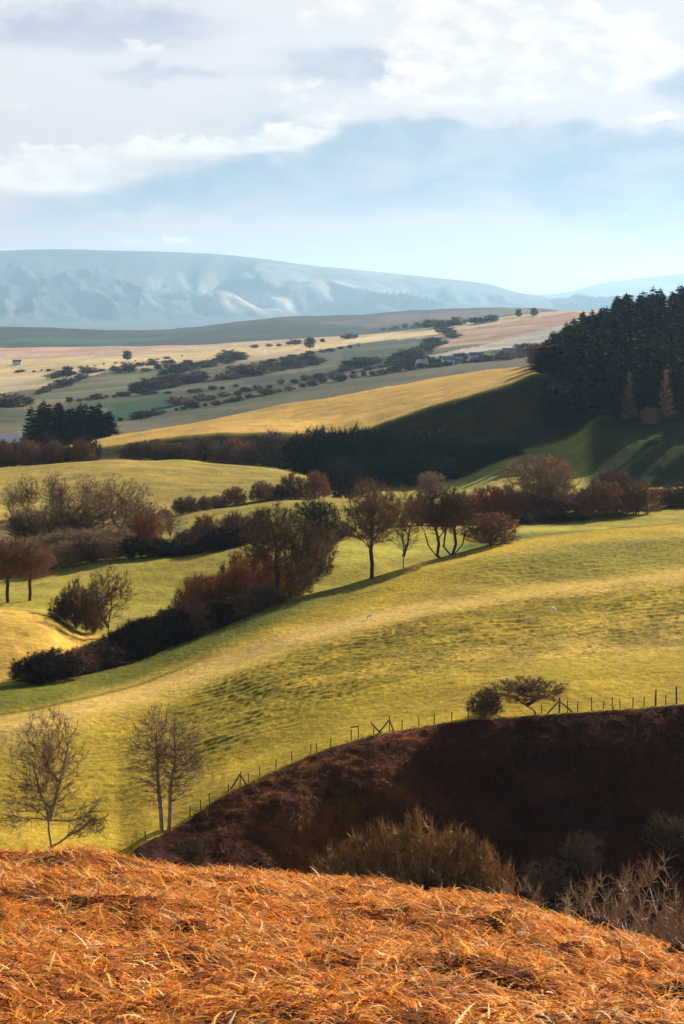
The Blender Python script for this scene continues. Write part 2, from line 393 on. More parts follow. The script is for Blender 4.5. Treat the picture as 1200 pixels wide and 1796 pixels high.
put(np.clip(midp * .5 * sstep(.15, .75, fbm(Xg / 600, Yg / 800, 4, 137)), 0, 1), (.36, .29, .24))  # broad sunlit patch put into the mountain's colour as a paler tone
strk = mz * sstep(470, 490, PYg) * (1 - sstep(528, 540, PYg)) * sstep(200, 290, PX) * (1 - sstep(370, 420, PX))
put(np.clip(strk * sstep(.46, .66, fbm((Xg + .22 * Yg) / 210, (Yg) / 5000, 3, 139)), 0, 1) * .35, (.30, .26, .21))

# per-vertex wildness of tussocks and how far detail should stretch
att_rough = np.clip(rough + .25 * mid, 0, 1)
att_scale = np.clip(np.log10(np.maximum(Yg, 10)) - 1, 0, 3.5) / 3.5

gm = bpy.data.materials.new('land'); nt = nodes(gm); b = NB(nt)
out = b.new('ShaderNodeOutputMaterial'); p = b.new('ShaderNodeBsdfPrincipled')
p.inputs['Roughness'].default_value = 1.0; p.inputs['Specular IOR Level'].default_value = 0.05
ca = b.new('ShaderNodeAttribute', attribute_name='land_colour'); ra = b.new('ShaderNodeAttribute', attribute_name='tussock')
tc = b.new('ShaderNodeTexCoord'); P = tc.outputs['Object']
n1 = b.noise(P, .9, 5, .65); n2 = b.noise(P, .09, 5, .6); n3 = b.noise(P, .010, 4, .6)
v = b.m('ADD', b.m('MULTIPLY', b.smooth(n1, .25, .75), .5), b.m('ADD', b.m('MULTIPLY', b.smooth(n2, .3, .7), .34), b.m('MULTIPLY', b.smooth(n3, .3, .7), .22)))
v = b.m('ADD', v, .47)
cc = b.new('ShaderNodeCombineColor')
for i in range(3): b.link(v, cc.inputs[i])
c = b.mix(1.0, ca.outputs['Color'], cc.outputs[0], 'MULTIPLY')
# dark rush tussocks and bleached grass between them
t1 = b.noise(P, 1.7, 3, .7, .4)
tm = b.m('MULTIPLY', b.smooth(t1, .50, .62), b.m('MULTIPLY', ra.outputs['Fac'], .7), clamp=True)
dk = b.mix(1.0, c, rgb(.5, .5, .32), 'MULTIPLY')
c = b.mix(tm, c, dk)
b.link(c, p.inputs['Base Color'])
bp = b.new('ShaderNodeBump'); bp.inputs['Strength'].default_value = .55; bp.inputs['Distance'].default_value = .5
b.link(b.noise(P, 1.3, 5, .7), bp.inputs['Height']); b.link(bp.outputs[0], p.inputs['Normal'])
b.link(p.outputs[0], out.inputs[0])

co = np.stack([Xg, Yg, Zg], -1).reshape(-1, 3)
idx = np.arange(N * M).reshape(N, M)
quads = np.stack([idx[:-1, :-1], idx[:-1, 1:], idx[1:, 1:], idx[1:, :-1]], -1).reshape(-1, 4)
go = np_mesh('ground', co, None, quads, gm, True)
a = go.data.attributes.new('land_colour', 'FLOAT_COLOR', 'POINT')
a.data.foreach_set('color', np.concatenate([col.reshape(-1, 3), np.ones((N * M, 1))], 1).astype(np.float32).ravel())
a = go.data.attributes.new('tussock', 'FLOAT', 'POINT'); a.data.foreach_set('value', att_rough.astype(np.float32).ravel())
tag(go, 'rolling pasture, bracken banks, distant fields and blue mountains', None, None, 'structure')

# ------------------------------------------------------------------ trees
def frusta(nodes_, edges):
    """edges: (i, j, ri, rj) -> verts, faces"""
    V = []; Fc = []
    for (A, B, ra_, rb_) in edges:
        d = B - A; ln = np.linalg.norm(d)
        if ln < 1e-6: continue
        d = d / ln
        s = 6 if ra_ > .09 else (4 if ra_ > .04 else 3)
        x = np.cross(d, (0, 0, 1) if abs(d[2]) < .9 else (1, 0, 0)); x /= np.linalg.norm(x); y = np.cross(d, x)
        k = len(V)
        for (Q, r) in ((A, ra_), (B, rb_)):
            for q in range(s):
                t = 2 * math.pi * q / s
                V.append(Q + r * (math.cos(t) * x + math.sin(t) * y))
        for q in range(s):
            Fc.append((k + q, k + (q + 1) % s, k + s + (q + 1) % s, k + s + q))
    return V, Fc

def make_tree(trunks, targets, rng, r_trunk, twigs=12, tw_len=.6, tw_w=.03, bf=.55, jitter=.09, up=.25, tip=.012, spread=.8):
    """greedy minimum-path skeleton through crown targets, pipe-model radii, twig blades at the nodes"""
    pos = []; par = []; plen = []; istr = []
    for tr in trunks:
        last = -1
        for k in range(len(tr) - 1):
            A = np.array(tr[k], float); B = np.array(tr[k + 1], float); n = max(1, int(np.linalg.norm(B - A) / .6))
            for q in range(n + (k == len(tr) - 2)):
                Q = A + (B - A) * q / n
                pl = 0 if last < 0 else plen[last] + np.linalg.norm(Q - pos[last])
                pos.append(Q); par.append(last); plen.append(pl); istr.append(True); last = len(pos) - 1
    cap = len(pos) + len(targets) * 6 + 10
    PA = np.zeros((cap, 3)); PL = np.full(cap, 1e9); PA[:len(pos)] = pos; PL[:len(pos)] = plen
    ok = np.zeros(cap, bool)
    zmin = min(t[:, 2].min() for t in [targets]) if len(targets) else 0
    for k in range(len(pos)): ok[k] = pos[k][2] >= min(zmin, max(q[2] for q in pos)) * .75
    if not ok[:len(pos)].any(): ok[:len(pos)] = True
    n = len(pos); root = np.array(trunks[0][-1], float)
    order = np.argsort(np.linalg.norm(targets - root, axis=1))
    for ti in order:
        T = targets[ti]
        d = np.linalg.norm(PA[:n] - T, axis=1)
        below = np.clip(PA[:n, 2] - T[2], 0, None)
        cost = np.where(ok[:n], d + bf * PL[:n] + 1.1 * below, 1e9)
        k = int(np.argmin(cost)); A = PA[k].copy(); dist = np.linalg.norm(T - A)
        m = min(5, max(1, int(dist / .7))); last = k
        for q in range(1, m + 1):
            f = q / m
            Q = A + (T - A) * f
            if q < m: Q = Q + rng.normal(0, jitter * dist / m, 3) + np.array([0, 0, up * dist * f * (1 - f)])
            PA[n] = Q; PL[n] = PL[last] + np.linalg.norm(Q - PA[last]); par.append(last); istr.append(False); ok[n] = True
            last = n; n += 1
    leaves = np.zeros(n); ch = np.zeros(n, int)
    for k in range(n):
        if par[k] >= 0: ch[par[k]] += 1
    leaves[ch == 0] = 1
    for k in range(n - 1, -1, -1):
        if par[k] >= 0: leaves[par[k]] += leaves[k]
    # parents always precede children, so the sweep above is complete
    tot = max(leaves.max(), 1)
    rad = np.maximum(tip, r_trunk * .8 * (leaves / tot) ** .58)
    te, ce = [], []
    for k in range(n):
        j = par[k]
        if j < 0: continue
        if istr[k]:
            rj, rk = max(rad[j], r_trunk * .35), max(rad[k], r_trunk * .3)
            if par[j] < 0: rj *= 1.35
            te.append((PA[j], PA[k], rj, rk))
        else:
            ce.append((PA[j], PA[k], min(rad[j], rad[k] * 1.35), rad[k]))
    cV, cF = frusta(None, ce)
    tV, tF = frusta(None, te)
    # twig blades
    kid = [k for k in range(n) if not istr[k] and leaves[k] <= 3]
    base = len(cV); cV = list(cV)
    for k in kid:
        d = PA[k] - PA[par[k]]; d = d / (np.linalg.norm(d) + 1e-9)
        for q in range(twigs):
            dr = d * .7 + rng.normal(0, spread, 3) * .75 + np.array([0, 0, up]); dr /= np.linalg.norm(dr)
            st = PA[par[k]] + (PA[k] - PA[par[k]]) * rng.random()
            ln = tw_len * (.45 + rng.random()); w = tw_w * (.6 + .8 * rng.random())
            s = np.cross(dr, rng.normal(0, 1, 3)); s /= np.linalg.norm(s) + 1e-9
            i0 = len(cV)
            cV += [st - s * w * .5, st + s * w * .5, st + dr * ln + rng.normal(0, .06 * ln, 3)]
            cF.append((i0, i0 + 1, i0 + 2))
    return (tV, tF), (cV, cF)

def ell(rng, n, c, r, power=.45, keep=None):
    """points filling an ellipsoid, denser to its skin, in clumps"""
    pts = []
    cl = rng.normal(0, 1, (14, 3)); cl /= np.linalg.norm(cl, axis=1)[:, None]
    while len(pts) < n:
        v = rng.normal(0, 1, 3); v /= np.linalg.norm(v)
        if rng.random() < .35:
            v = v * .45 + cl[rng.integers(14)]; v /= np.linalg.norm(v)
        q = v * rng.random() ** power * (.86 + .2 * rng.random())
        q = np.array(c) + q * np.array(r)
        if keep is None or keep(q): pts.append(q)
    return np.array(pts)

PROTO = {}
def finish(key, name, trunk, crown, tm, cm, parts=('trunk', 'crown')):
    zs = [v[2] for v in crown[0]] + [v[2] for v in trunk[0]]; xs = np.array([v[0] for v in crown[0]])
    h = max(zs); w = np.percentile(xs, 98.5) - np.percentile(xs, 1.5)
    h = float(np.percentile([v[2] for v in crown[0]], 98.5))
    r = empty(name)
    if trunk[1]: mesh_obj(parts[0], trunk[0], trunk[1], tm, r)
    mesh_obj(parts[1], crown[0], crown[1], cm, r)
    PROTO[key] = dict(root=r, h=h, w=w, used=False)
def finish_one(key, name, trunk, crown, cm):
    nv = len(trunk[0])
    V = list(trunk[0]) + list(crown[0]); Fc = list(trunk[1]) + [tuple(i + nv for i in f) for f in crown[1]]
    xs = np.array([v[0] for v in V]); 
    PROTO[key] = dict(root=mesh_obj(name, V, Fc, cm), h=max(v[2] for v in V), w=np.percentile(xs, 98.5) - np.percentile(xs, 1.5), used=False)

def build_protos():
    g = np.random.default_rng
    # round-headed oaks and ashes
    for i, (mat, tw) in enumerate((('twig', 20), ('twig', 20), ('tan', 16), ('redtwig', 20), ('darktwig', 18))):
        r = g(10 + i)
        t = ell(r, 760, (0, 0, 8.3), (4.3, 4.3, 4.4), .5, lambda q: q[2] > 3.4)
        tr = [[(0, 0, -.4), (.1, 0, 1.8), (.0, .15, 3.6), (.25, 0, 5.6)]]
        finish('round%d' % i, 'bare_tree', *make_tree(tr, t, r, .34, tw + 4, 1.0, .033), MAT['bark'], MAT[mat])
    # airy ash with long ascending limbs
    for i, mat in enumerate(('tan', 'twig')):
        r = g(20 + i)
        t = ell(r, 480, (0, 0, 7.4), (3.6, 3.6, 5.2), .6, lambda q: q[2] > 2.4)
        tr = [[(0, 0, -.4), (-.15, 0, 1.6), (.0, .1, 3.2), (.3, 0, 5.0), (.25, 0, 7.5)], [(-.1, 0, 1.8), (-1.0, .2, 3.6), (-1.5, .2, 6.0)]]
        finish('airy%d' % i, 'bare_tree', *make_tree(tr, t, r, .24, 11, .8, .04, .6), MAT['tan'] if i == 0 else MAT['bark'], MAT[mat])
    # the young ash low on the left, limbs from near the ground
    r = g(31)
    t = np.concatenate([ell(r, 720, (-.2, 0, 7.6), (3.6, 3.2, 4.8), .6, lambda q: q[2] > 2.6), ell(r, 130, (3.4, 0, 2.9), (2.4, 2, 1.9), .6, lambda q: q[2] > .8),
                        ell(r, 80, (-3.0, 0, 3.6), (1.8, 1.8, 2.0), .6)])
    tr = [[(0.3, 0, -.5), (.1, 0, .9), (-.1, .0, 2.2), (-.2, .1, 3.6), (-.9, 0, 5.6), (-1.5, 0, 7.8)], [(-.15, 0, 3.0), (.4, .2, 4.6), (1.0, .1, 6.8), (1.5, 0, 9)],
          [(.1, 0, .9), (.7, .1, 1.15), (1.7, .1, 1.9), (2.6, 0, 2.3), (3.5, 0, 3.2)]]
    finish('leftash', 'bare_tree', *make_tree(tr, t, r, .30, 11, .7, .03, .55), MAT['pale'], MAT['tan'])
    # twin-stemmed tree
    r = g(32)
    t = ell(r, 760, (0, 0, 6.6), (2.9, 2.6, 5.0), .5, lambda q: q[2] > 1.9)
    tr = [[(0, 0, -.6), (-.28, 0, .1), (-.35, 0, 1.8), (-.55, 0, 4.0), (-.6, .1, 6.5), (-.7, 0, 8.6)], [(0, 0, -.6), (.25, 0, .1), (.3, .1, 1.8), (.35, 0, 3.8), (.7, 0, 6.5), (.6, 0, 9)]]
    finish('twin', 'bare_tree', *make_tree(tr, t, r, .22, 10, .7, .03, .55), MAT['pale'], MAT['tan'])
    # many-stemmed pair on the brow
    r = g(33)
    t = ell(r, 700, (0, 0, 6.6), (3.5, 3.2, 3.4), .5, lambda q: q[2] > 3.2)
    tr = [[(0, 0, -.8), (-.9, 0, .1), (-1.7, .1, 1.5), (-2.1, 0, 3.4)], [(0, 0, -.8), (-.8, 0, .1), (-.6, .1, 1.8), (-.9, 0, 3.9)], [(0, 0, -.8), (.8, 0, .1), (1.2, 0, 1.8), (1.0, .1, 4.2)],
          [(0, 0, -.8), (.7, 0, .1), (-.1, .2, 1.4), (.1, 0, 3.6)], [(0, 0, -.8), (.9, 0, .1), (1.9, .1, 1.7), (2.2, 0, 3.6)]]
    finish('stems', 'bare_tree', *make_tree(tr, t, r, .22, 24, .95, .034), MAT['bark'], MAT['twig'])
    # wind-combed hawthorn
    r = g(34)
    t = np.concatenate([ell(r, 420, (.3, 0, 2.9), (3.0, 2.2, 1.75), .55, lambda q: q[2] > 1.5 + .1 * abs(q[0]))])
    tr = [[(.9, 0, -.3), (.75, 0, .55), (.2, 0, 1.2), (-.3, .1, 1.75), (-.4, 0, 2.2)], [(.25, 0, 1.2), (.9, .1, 1.9), (1.5, 0, 2.5)]]
    finish('hawthorn', 'hawthorn_tree', *make_tree(tr, t, r, .17, 20, .55, .026, .5, .15), MAT['bark'], MAT['redtwig'])
    # bushes
    for i, (mat, tw) in enumerate((('darktwig', 16), ('twig', 15), ('redtwig', 16), ('orangetwig', 15), ('tan', 13), ('evergreen', 22))):
        r = g(50 + i)
        t = ell(r, 620, (0, 0, 1.7), (3.0, 2.6, 2.6), .5, lambda q: q[2] > .3)
        tr = [[(r.normal(0, .7), r.normal(0, .6), -.3), (r.normal(0, .9), r.normal(0, .7), .9)] for _ in range(7)]
        tr = [[(0, 0, -.6), (a[0] * .5, a[1] * .5, 0), (a[0] * 1.3, a[1] * 1.3, b_[2])] for a, b_ in tr]
        finish('bush%d' % i, 'bush', *make_tree(tr, t, r, .11, tw + 9, .55, .038, .35, up=.12, spread=1.1), MAT['bark'], MAT[mat], ('stem', 'crown'))
    # rounded willow scrub, fine twigged
    for i, (mat, n, w, tw) in enumerate((('straw', 700, .055, 14), ('pale', 520, .026, 14), ('twig', 500, .04, 15))):
        r = g(70 + i)
        t = ell(r, n, (0, 0, 1.9), (3.1, 2.7, 2.8), .55, lambda q: q[2] > .4)
        tr = []
        for k in range(9):
            a = (r.normal(0, .8), r.normal(0, .7)); tr.append([(0, 0, -.8), (a[0] * .5, a[1] * .5, 0), (a[0] * 1.2, a[1] * 1.2, .9), (a[0] * 1.7, a[1] * 1.7, 1.7)])
        finish('scrub%d' % i, 'willow_shrub', *make_tree(tr, t, r, .12, tw, .5, w, .5, .08, .2, spread=1.0), MAT['tan' if i != 1 else 'pale'], MAT[mat], ('stem', 'crown'))
    # distant trees: one mesh each
    for i, mat in enumerate(('darktwig', 'twig', 'evergreen')):
        r = g(80 + i)
        t = ell(r, 90, (.4 * i, 0, 3.2), (3.4 - .5 * i, 3.2, 3.4 + .8 * i), .5, lambda q: q[2] > .2)
        finish_one('far%d' % i, 'distant_tree', *make_tree([[(0, 0, -.5), (0, 0, 2.0)]], t, r, .4, 16, 1.3, .2), MAT[mat])
    # conifers
    for i in range(4):
        r = g(90 + i); H = 20.0; V = []; Fc = []
        for bq in range(330):
            z = 1.0 + .6 * i + (H - 1.6) * (1 - (1 - r.random()) ** .62)
            if z > H - .4: continue
            f = z / H; rad = (3.4 * (1 - f) ** .8 + .15) * (.7 + .4 * r.random())
            an = r.random() * 6.283; ln = rad * (.65 + .5 * r.random())
            dx, dy = math.cos(an), math.sin(an); A = np.array([0, 0, z])
            B = np.array([dx * ln, dy * ln, z + ln * r.uniform(-.45, .15)]); s = np.array([-dy, dx, 0])
            for q in range(7):
                tq = .25 + .75 * (q + r.random()) / 7; Q = A + (B - A) * tq; side = 1 if q % 2 else -1
                tip_ = Q + (B - A) / ln * .5 + s * side * (.5 * (1.15 - tq) + .2) * (.5 + r.random()) + np.array([0, 0, -.3 * r.random() + .1])
                i0 = len(V); wv = np.array([0, 0, .24])
                V += [Q - (B - A) / ln * .25 + wv * .5, Q + (B - A) / ln * .12 - wv, tip_]; Fc.append((i0, i0 + 1, i0 + 2))
                V += [Q - s * .18, Q + s * .18, Q + (B - A) / ln * .45 - wv]; Fc.append((i0 + 3, i0 + 4, i0 + 5))
        for k in range(5):
            an = k * 1.26; i0 = len(V); V += [np.array([math.cos(an) * .12, math.sin(an) * .12, H - .7]), np.array([math.cos(an + .8) * .12, math.sin(an + .8) * .12, H - .7]), np.array([0, 0, H + .5])]; Fc.append((i0, i0 + 1, i0 + 2))
        tk = frusta(None, [(np.array([0, 0, -.8]), np.array([0, 0, 7.]), .3, .22), (np.array([0, 0, 7.]), np.array([0, 0, H - .2]), .22, .03)])
        finish('conifer%d' % i, 'conifer_tree', tk, (V, Fc), MAT['bark'], MAT['needles'])
    r = g(99)
    t = np.array([(lambda z, a, q: (math.cos(a) * q * (2.3 * (1 - z / 13.5) + .15), math.sin(a) * q * (2.3 * (1 - z / 13.5) + .15), z))(1.6 + 11.2 * r.random() ** 1.2, 6.283 * r.random(), r.random() ** .4) for _ in range(330)])
    finish('larch', 'larch_tree', *make_tree([[(0, 0, -.5), (0, 0, 5), (.1, 0, 12.6)]], t, r, .2, 8, .5, .04, .7), MAT['bark'], MAT['larch'])
build_protos()

rnd = random.Random(7)
def place(key, px, Y, hpx=None, wpx=None, label=None, cat='tree', group=None, rot=None, h=None, sink=0.0, lean=0.0):
    """set one plant on the ground at a bearing and distance; sizes are given as they appear"""
    p_ = PROTO[key]
    if not p_['used']: o = p_['root']; p_['used'] = True
    else: o = copy_tree(p_['root'])
    x, y, z = spot(px, Y)
    sz = (h if h else hpx * Y / F) / p_['h']
    sx = (wpx * Y / F / p_['w']) if wpx else sz
    o.location = (x, y, z - sink); o.scale = (sx, sx, sz)
    o.rotation_euler = (0, lean, rnd.random() * 6.283 if rot is None else rot)
    tag(o, label, cat, group)
    return o

def tall(px, Y, py_top):
    """metres from the ground at (px, Y) up to where the top shows"""
    return max(1.0, -Y * (py_top - HY) / F - spot(px, Y)[2])
def up_to(key, px, Y, py_top, wpx, label, cat='tree', group=None, rot=None, sink=0.0):
    return place(key, px, Y, None, wpx, label, cat, group, rot, tall(px, Y, py_top) + sink, sink)

# --- trees that stand out one by one
up_to('leftash', 88, 186, 1258, 165, 'airy bare young tree with pale forked trunk rising behind the orange bracken', rot=0)
up_to('twin', 291, 193.0, 1252, 118, 'bare twin stemmed tree at the low end of the fence line', rot=0)
up_to('hawthorn', 917, 209.5, 1190, 128, 'windswept hawthorn with flat red brown crown on the crest of the dark bank', rot=0)
up_to('bush1', 852, 209.3, 1212, 62, 'low tangled bush tucked beside the windswept hawthorn', 'bush')
up_to('round0', 652, 315, 848, 92, 'tall round headed bare tree on a single straight trunk at the field brow')
up_to('airy1', 707, 320, 862, 62, 'slim open crowned bare tree right of the tall straight trunked tree')
up_to('stems', 780, 325, 860, 92, 'wide bare tree of many leaning stems on the field brow', rot=0)
up_to('bush2', 862, 330, 903, 92, 'reddish spreading thorn bush just past the many stemmed tree', 'bush')
up_to('round1', 487, 304, 893, 118, 'broad brown bare tree standing at the upper end of the dark hedge')
up_to('round4', 553, 372, 880, 82, 'dark round bare tree behind the broad brown tree')
up_to('airy1', 192, 318, 1000, 72, 'small open bare tree beside the brook left of the dark hedge')
up_to('round3', 14, 350, 948, 84, 'red brown bare tree at the very edge of the view by the tan mound')
up_to('round3', 52, 352, 955, 76, 'red brown bare tree standing to the right of its twin by the tan mound')
up_to('bush4', 950, 432, 806, 122, 'pale grey round topped bare tree above the brown hedge')
up_to('airy0', 217, 440, 842, 88, 'tallest airy pale bare tree in the group above the brook')
up_to('bush3', 252, 418, 905, 62, 'orange brown bush under the tallest airy pale tree', 'bush')
up_to('bush0', 603, 560, 810, 72, 'dark rounded tree like bush at the end of the middle hedge', 'bush')
up_to('larch', 1104, 673, 654, 26, 'orange bare larch at the foot of the dark forest, nearer its middle')
up_to('larch', 1168, 672, 650, 28, 'brightest orange bare larch at the foot of the dark forest near the frame edge')
up_to('bush4', 1140, 672, 716, 34, 'small pale bush between the two orange larches', 'bush')
up_to('bush2', 945, 1010, 606, 42, 'brown bush on the tan hill top against the forest edge', 'bush')
up_to('bush4', 756, 610, 830, 44, 'small pale bush on the bright strip beyond the many stemmed tree', 'bush')

# --- bare trees over the brook on the left
for px, Y, top, w in ((62, 430, 885, 55), (105, 436, 872, 60), (150, 430, 868, 66), (262, 436, 880, 60), (300, 428, 900, 56), (28, 440, 890, 50)):
    up_to(('airy0', 'airy1')[int(px) % 2], px, Y, top, w, 'thin pale bare tree in the loose row above the brook hedge', 'tree', 'bare trees above the brook')
for px, Y, top, w in ((22,505,850,38),(48,508,838,40),(92,512,832,42),(108,506,846,38),(152,510,838,42),(176,505,848,36),(190,512,856,34)):
    up_to(('airy0', 'airy1')[int(px) % 2], px, Y, top, w, 'slender pale bare tree farther back against the broad pasture', 'tree', 'slender trees at the pasture foot')
for px, Y, top, w in ((88, 425, 890, 66), (128, 428, 880, 60), (178, 430, 876, 66), (240, 428, 882, 60), (45, 432, 896, 60)):
    up_to(('airy1', 'round1')[int(px) % 2], px, Y, top, w, 'brown bare tree in the thick of the group above the brook', 'tree', 'brown trees above the brook')
for px, Y, top, w in ((75, 408, 940, 60), (120, 408, 930, 62), (165, 410, 928, 60), (205, 405, 925, 60)):
    up_to('round2', px, Y, top, w, 'low brown bare tree rooted in the brook hedge', 'tree', 'low trees in the brook hedge')

def hedge(items, key, label, group, cat='bush', rows_=1, dY=3.0, jit=8, deep=2.0):
    for (px, Y, top, w) in items:
        for q in range(rows_):
            k = key if isinstance(key, str) else key[rnd.randrange(len(key))]
            pp = px + rnd.uniform(-jit, jit); YY = Y + q * dY + rnd.uniform(-.3, .3) * dY
            up_to(k, pp, YY, top + rnd.uniform(-9, 7), w * rnd.uniform(.9, 1.15), label, cat, group)

# the dark hedge along the foot of the big pasture
hedge([(62,266,1154,72),(100,269,1146,78),(138,273,1148,84),(172,276.5,1131,87),(205,280,1116,92),(238,283,1098,95),(270,286,1084,95),(303,288.5,1074,95),(336,291,1070,95),(368,293.5,1060,89),(400,296,1052,87),(430,298.5,1044,81),(458,300,1022,72)],
      ('bush0', 'bush0', 'bush1', 'bush0', 'bush2'), 'dark bush in the thick hedge along the foot of the big pasture', 'bushes of the dark hedge', rows_=2, dY=5)
hedge([(345,306,1020,70),(385,306,1008,74),(425,308,990,74),(455,310,978,66)], 'bush3', 'orange topped bush rising behind the dark hedge', 'orange bushes behind the dark hedge')
hedge([(330,312,1024,60),(410,316,985,70)], 'bush2', 'red brown bush rising behind the dark hedge', 'red brown bushes behind the dark hedge')
hedge([(105,325,1040,40),(135,324,1030,52),(160,322,1022,46)], 'bush1', 'brown bush by the small open tree on the brook', 'bushes by the brook')
hedge([(508,320,990,52),(526,337,968,54),(545,354,945,56),(560,370,925,56),(575,384,915,50),(590,396,908,46)], ('bush1','bush0','bush1'), 'brown bush in the hedge curving back beside the bright field', 'bushes of the curving hedge')
# hedge along the brook higher up, left
hedge([(x, 400, 955 - .02 * x, 58) for x in (235, 268, 300, 332)] + [(365,399,938,56),(395,399,928,56),(425,400,925,52)], 'bush0', 'dark bush in the brook hedge below the bare trees', 'bushes of the brook hedge', rows_=1)
hedge([(-20,402,968,52),(25,402,962,52),(70,402,960,54),(115,400,956,54),(160,399,950,54),(200,398,948,50)], ('bush1', 'bush4'), 'brown bush at the feet of the low brook trees', 'brown bushes of the brook hedge')
hedge([(445,405,905,56),(410,408,908,50),(330,408,925,50),(370,410,915,50)], 'bush2', 'reddish bush in the back row of the brook hedge', 'reddish bushes of the brook hedge')
# hedge on the middle rise
hedge([(292,500,888,26),(316,502,882,30),(338,505,876,32),(358,508,875,28)], 'bush1', 'small round hedge bush on the middle rise', 'small hedge bushes on the middle rise')
hedge([(388,520,864,42),(418,524,858,44),(450,528,852,46),(485,532,846,50),(520,536,838,54),(548,540,834,50)], ('bush1', 'bush2', 'bush0'), 'dense brown hedge bush on the middle rise', 'dense hedge bushes on the middle rise')
# hedgerow right of the brow trees
hedge([(815,420,870,60),(850,424,862,66),(890,426,864,62)], 'bush3', 'orange brown bush in the hedgerow beyond the brow trees', 'orange bushes of the long hedgerow')
hedge([(930,428,872,60),(965,430,868,62),(1005,432,866,60),(1030,434,862,60),(735,415,872,46),(760,416,880,44)], 'bush2', 'red brown bush in the hedgerow beyond the brow trees', 'red brown bushes of the long hedgerow')
hedge([(1062,420,845,80),(1110,424,848,84),(1085,428,838,76)], 'bush2', 'big sunlit red brown bush in the hedgerow under the green field', 'big bushes of the long hedgerow')
hedge([(1170,440,852,62),(1205,442,846,70),(1250,446,840,70),(1300,450,840,70)], 'bush1', 'brown bush at the right end of the long hedgerow', 'end bushes of the long hedgerow')
hedge([(x, 414, 905 - .01 * (x - 900), 40) for x in (925, 955, 985, 1015)], 'bush0', 'dark low bush at the foot of the long hedgerow', 'dark low bushes of the long hedgerow')
# dark thickets under the tan hill
hedge([(x, 716, 774 + 5 * math.sin(x * .13), 62) for x in range(238, 545, 26)], ('bush1', 'bush0', 'bush1', 'bush2'), 'dark bush in the thicket under the tan hill', 'thicket under the tan hill')
hedge([(x, 712, 788, 30) for x in (330, 375, 420, 455, 490)], 'bush4', 'paler brown bush in the thicket under the tan hill', 'paler bushes in the thicket')
hedge([(x, 700 - .03 * x + 6, 756 + (x - 560) * .08 + 8 * math.sin(x * .2), 92) for x in range(550, 880, 25)], 'bush5', 'blackish evergreen bush in the dell under the shaded slope', 'evergreen bushes in the dell')
hedge([(x, 672, 802 + 6 * math.sin(x * .17), 84) for x in range(640, 800, 30)], 'bush5', 'blackish evergreen bush along the near side of the dell', 'evergreen bushes on the near side of the dell')
hedge([(x, 712, 772, 48) for x in (-30, 5, 40, 75, 110, 145)], ('bush0', 'bush1'), 'dark bare bush in the copse at the left end of the valley', 'bushes of the left copse')
hedge([(x, 700, 782, 46) for x in (15, 60, 100, 138)], 'bush2', 'red brown bush in the copse at the left end of the valley', 'red brown bushes of the left copse')

# conifers: the clump on the left and the plantation on the right
for px in (56, 66, 76, 87, 97, 108, 118, 128, 140, 150, 161, 171, 181, 191, 72, 103, 134, 166):
    Y = 905 + rnd.uniform(-14, 14)
    up_to('conifer%d' % rnd.randrange(4), px + rnd.uniform(-3, 3), Y, 712 + rnd.uniform(-4, 10) + (6 if px > 180 else 0), 32, 'dark conifer in the small clump on the valley floor', 'tree', 'conifers of the small clump')
def forest():
    n = 0; rr = random.Random(3); pts = []
    tries = 0
    while n < 285 and tries < 20000:
        tries += 1
        Y = rr.uniform(676, 985); px = rr.uniform(938, 1360)
        if Y < 694 and px < 1075: continue
        lim = 957 - 4 * (Y - 694) / 290 + (14 if Y > 900 else 0)
        if px < lim: continue
        X = (px - HX) * Y / F
        if any((X - a) ** 2 + (Y - b_) ** 2 < 3.6 ** 2 for a, b_ in pts): continue
        pts.append((X, Y)); n += 1
        hgt = rr.uniform(15.5, 21.0)
        edge = sstep(940, 1080, px)
        hgt *= .66 + .34 * float(edge)
        place('conifer%d' % rr.randrange(4), px, Y, None, rr.uniform(34, 46) * 800 / Y, 'dark conifer of the plantation on the right hand hill', 'tree', 'conifers of the plantation', h=hgt)
forest()

# --- hedgerow trees of the vale, far enough to be one mesh each
FAR = [0]
def far_line(pts, n, hm, label, group, key=('far0', 'far1'), Y0=1060, jit=3):
    n = int(n * 1.2)
    for k in range(n):
        t = (k + rnd.random() * .6 + .2) / n * (len(pts) - 1); i = min(int(t), len(pts) - 2); f = t - i
        px = pts[i][0] * (1 - f) + pts[i + 1][0] * f + rnd.uniform(-jit, jit); py = pts[i][1] * (1 - f) + pts[i + 1][1] * f + rnd.uniform(-1, 1)
        Y = seen(px, py, Y0)
        if Y > 8000: continue
        h = hm * rnd.uniform(.42, 1.15)
        place(rnd.choice(key), px, Y, None, h * F / Y * rnd.uniform(1.1, 2.7), label, 'tree', group, h=h); FAR[0] += 1
far_line([(205,742),(300,724),(400,708),(480,690),(600,668)], 20, 6, 'dark hedgerow tree just behind the tan hill', 'hedgerow behind the tan hill')
far_line([(600,668),(700,652),(800,640),(920,628)], 16, 7, 'dark hedgerow tree along the village edge', 'hedgerow by the village')
far_line([(690,650),(720,642),(770,640),(830,634),(900,628),(935,620)], 14, 11, 'bluish bare tree standing round the village', 'village trees')
far_line([(235,690),(290,680),(340,668)], 16, 13, 'dark tree in the wooded slope of the vale', 'wooded slope in the vale', jit=14)
far_line([(285,668),(330,652),(380,640),(430,628)], 16, 13, 'dark tree in the upper wooded strip of the vale', 'upper wooded strip', jit=10)
far_line([(385,668),(440,658),(500,648),(560,640)], 18, 14, 'dark tree in the long wood across the vale', 'long wood across the vale', jit=6)
far_line([(85,664),(150,656),(200,650),(260,642),(310,638),(420,630)], 14, 9, 'hedgerow tree along the upper edge of the tan fields', 'upper field hedgerow')
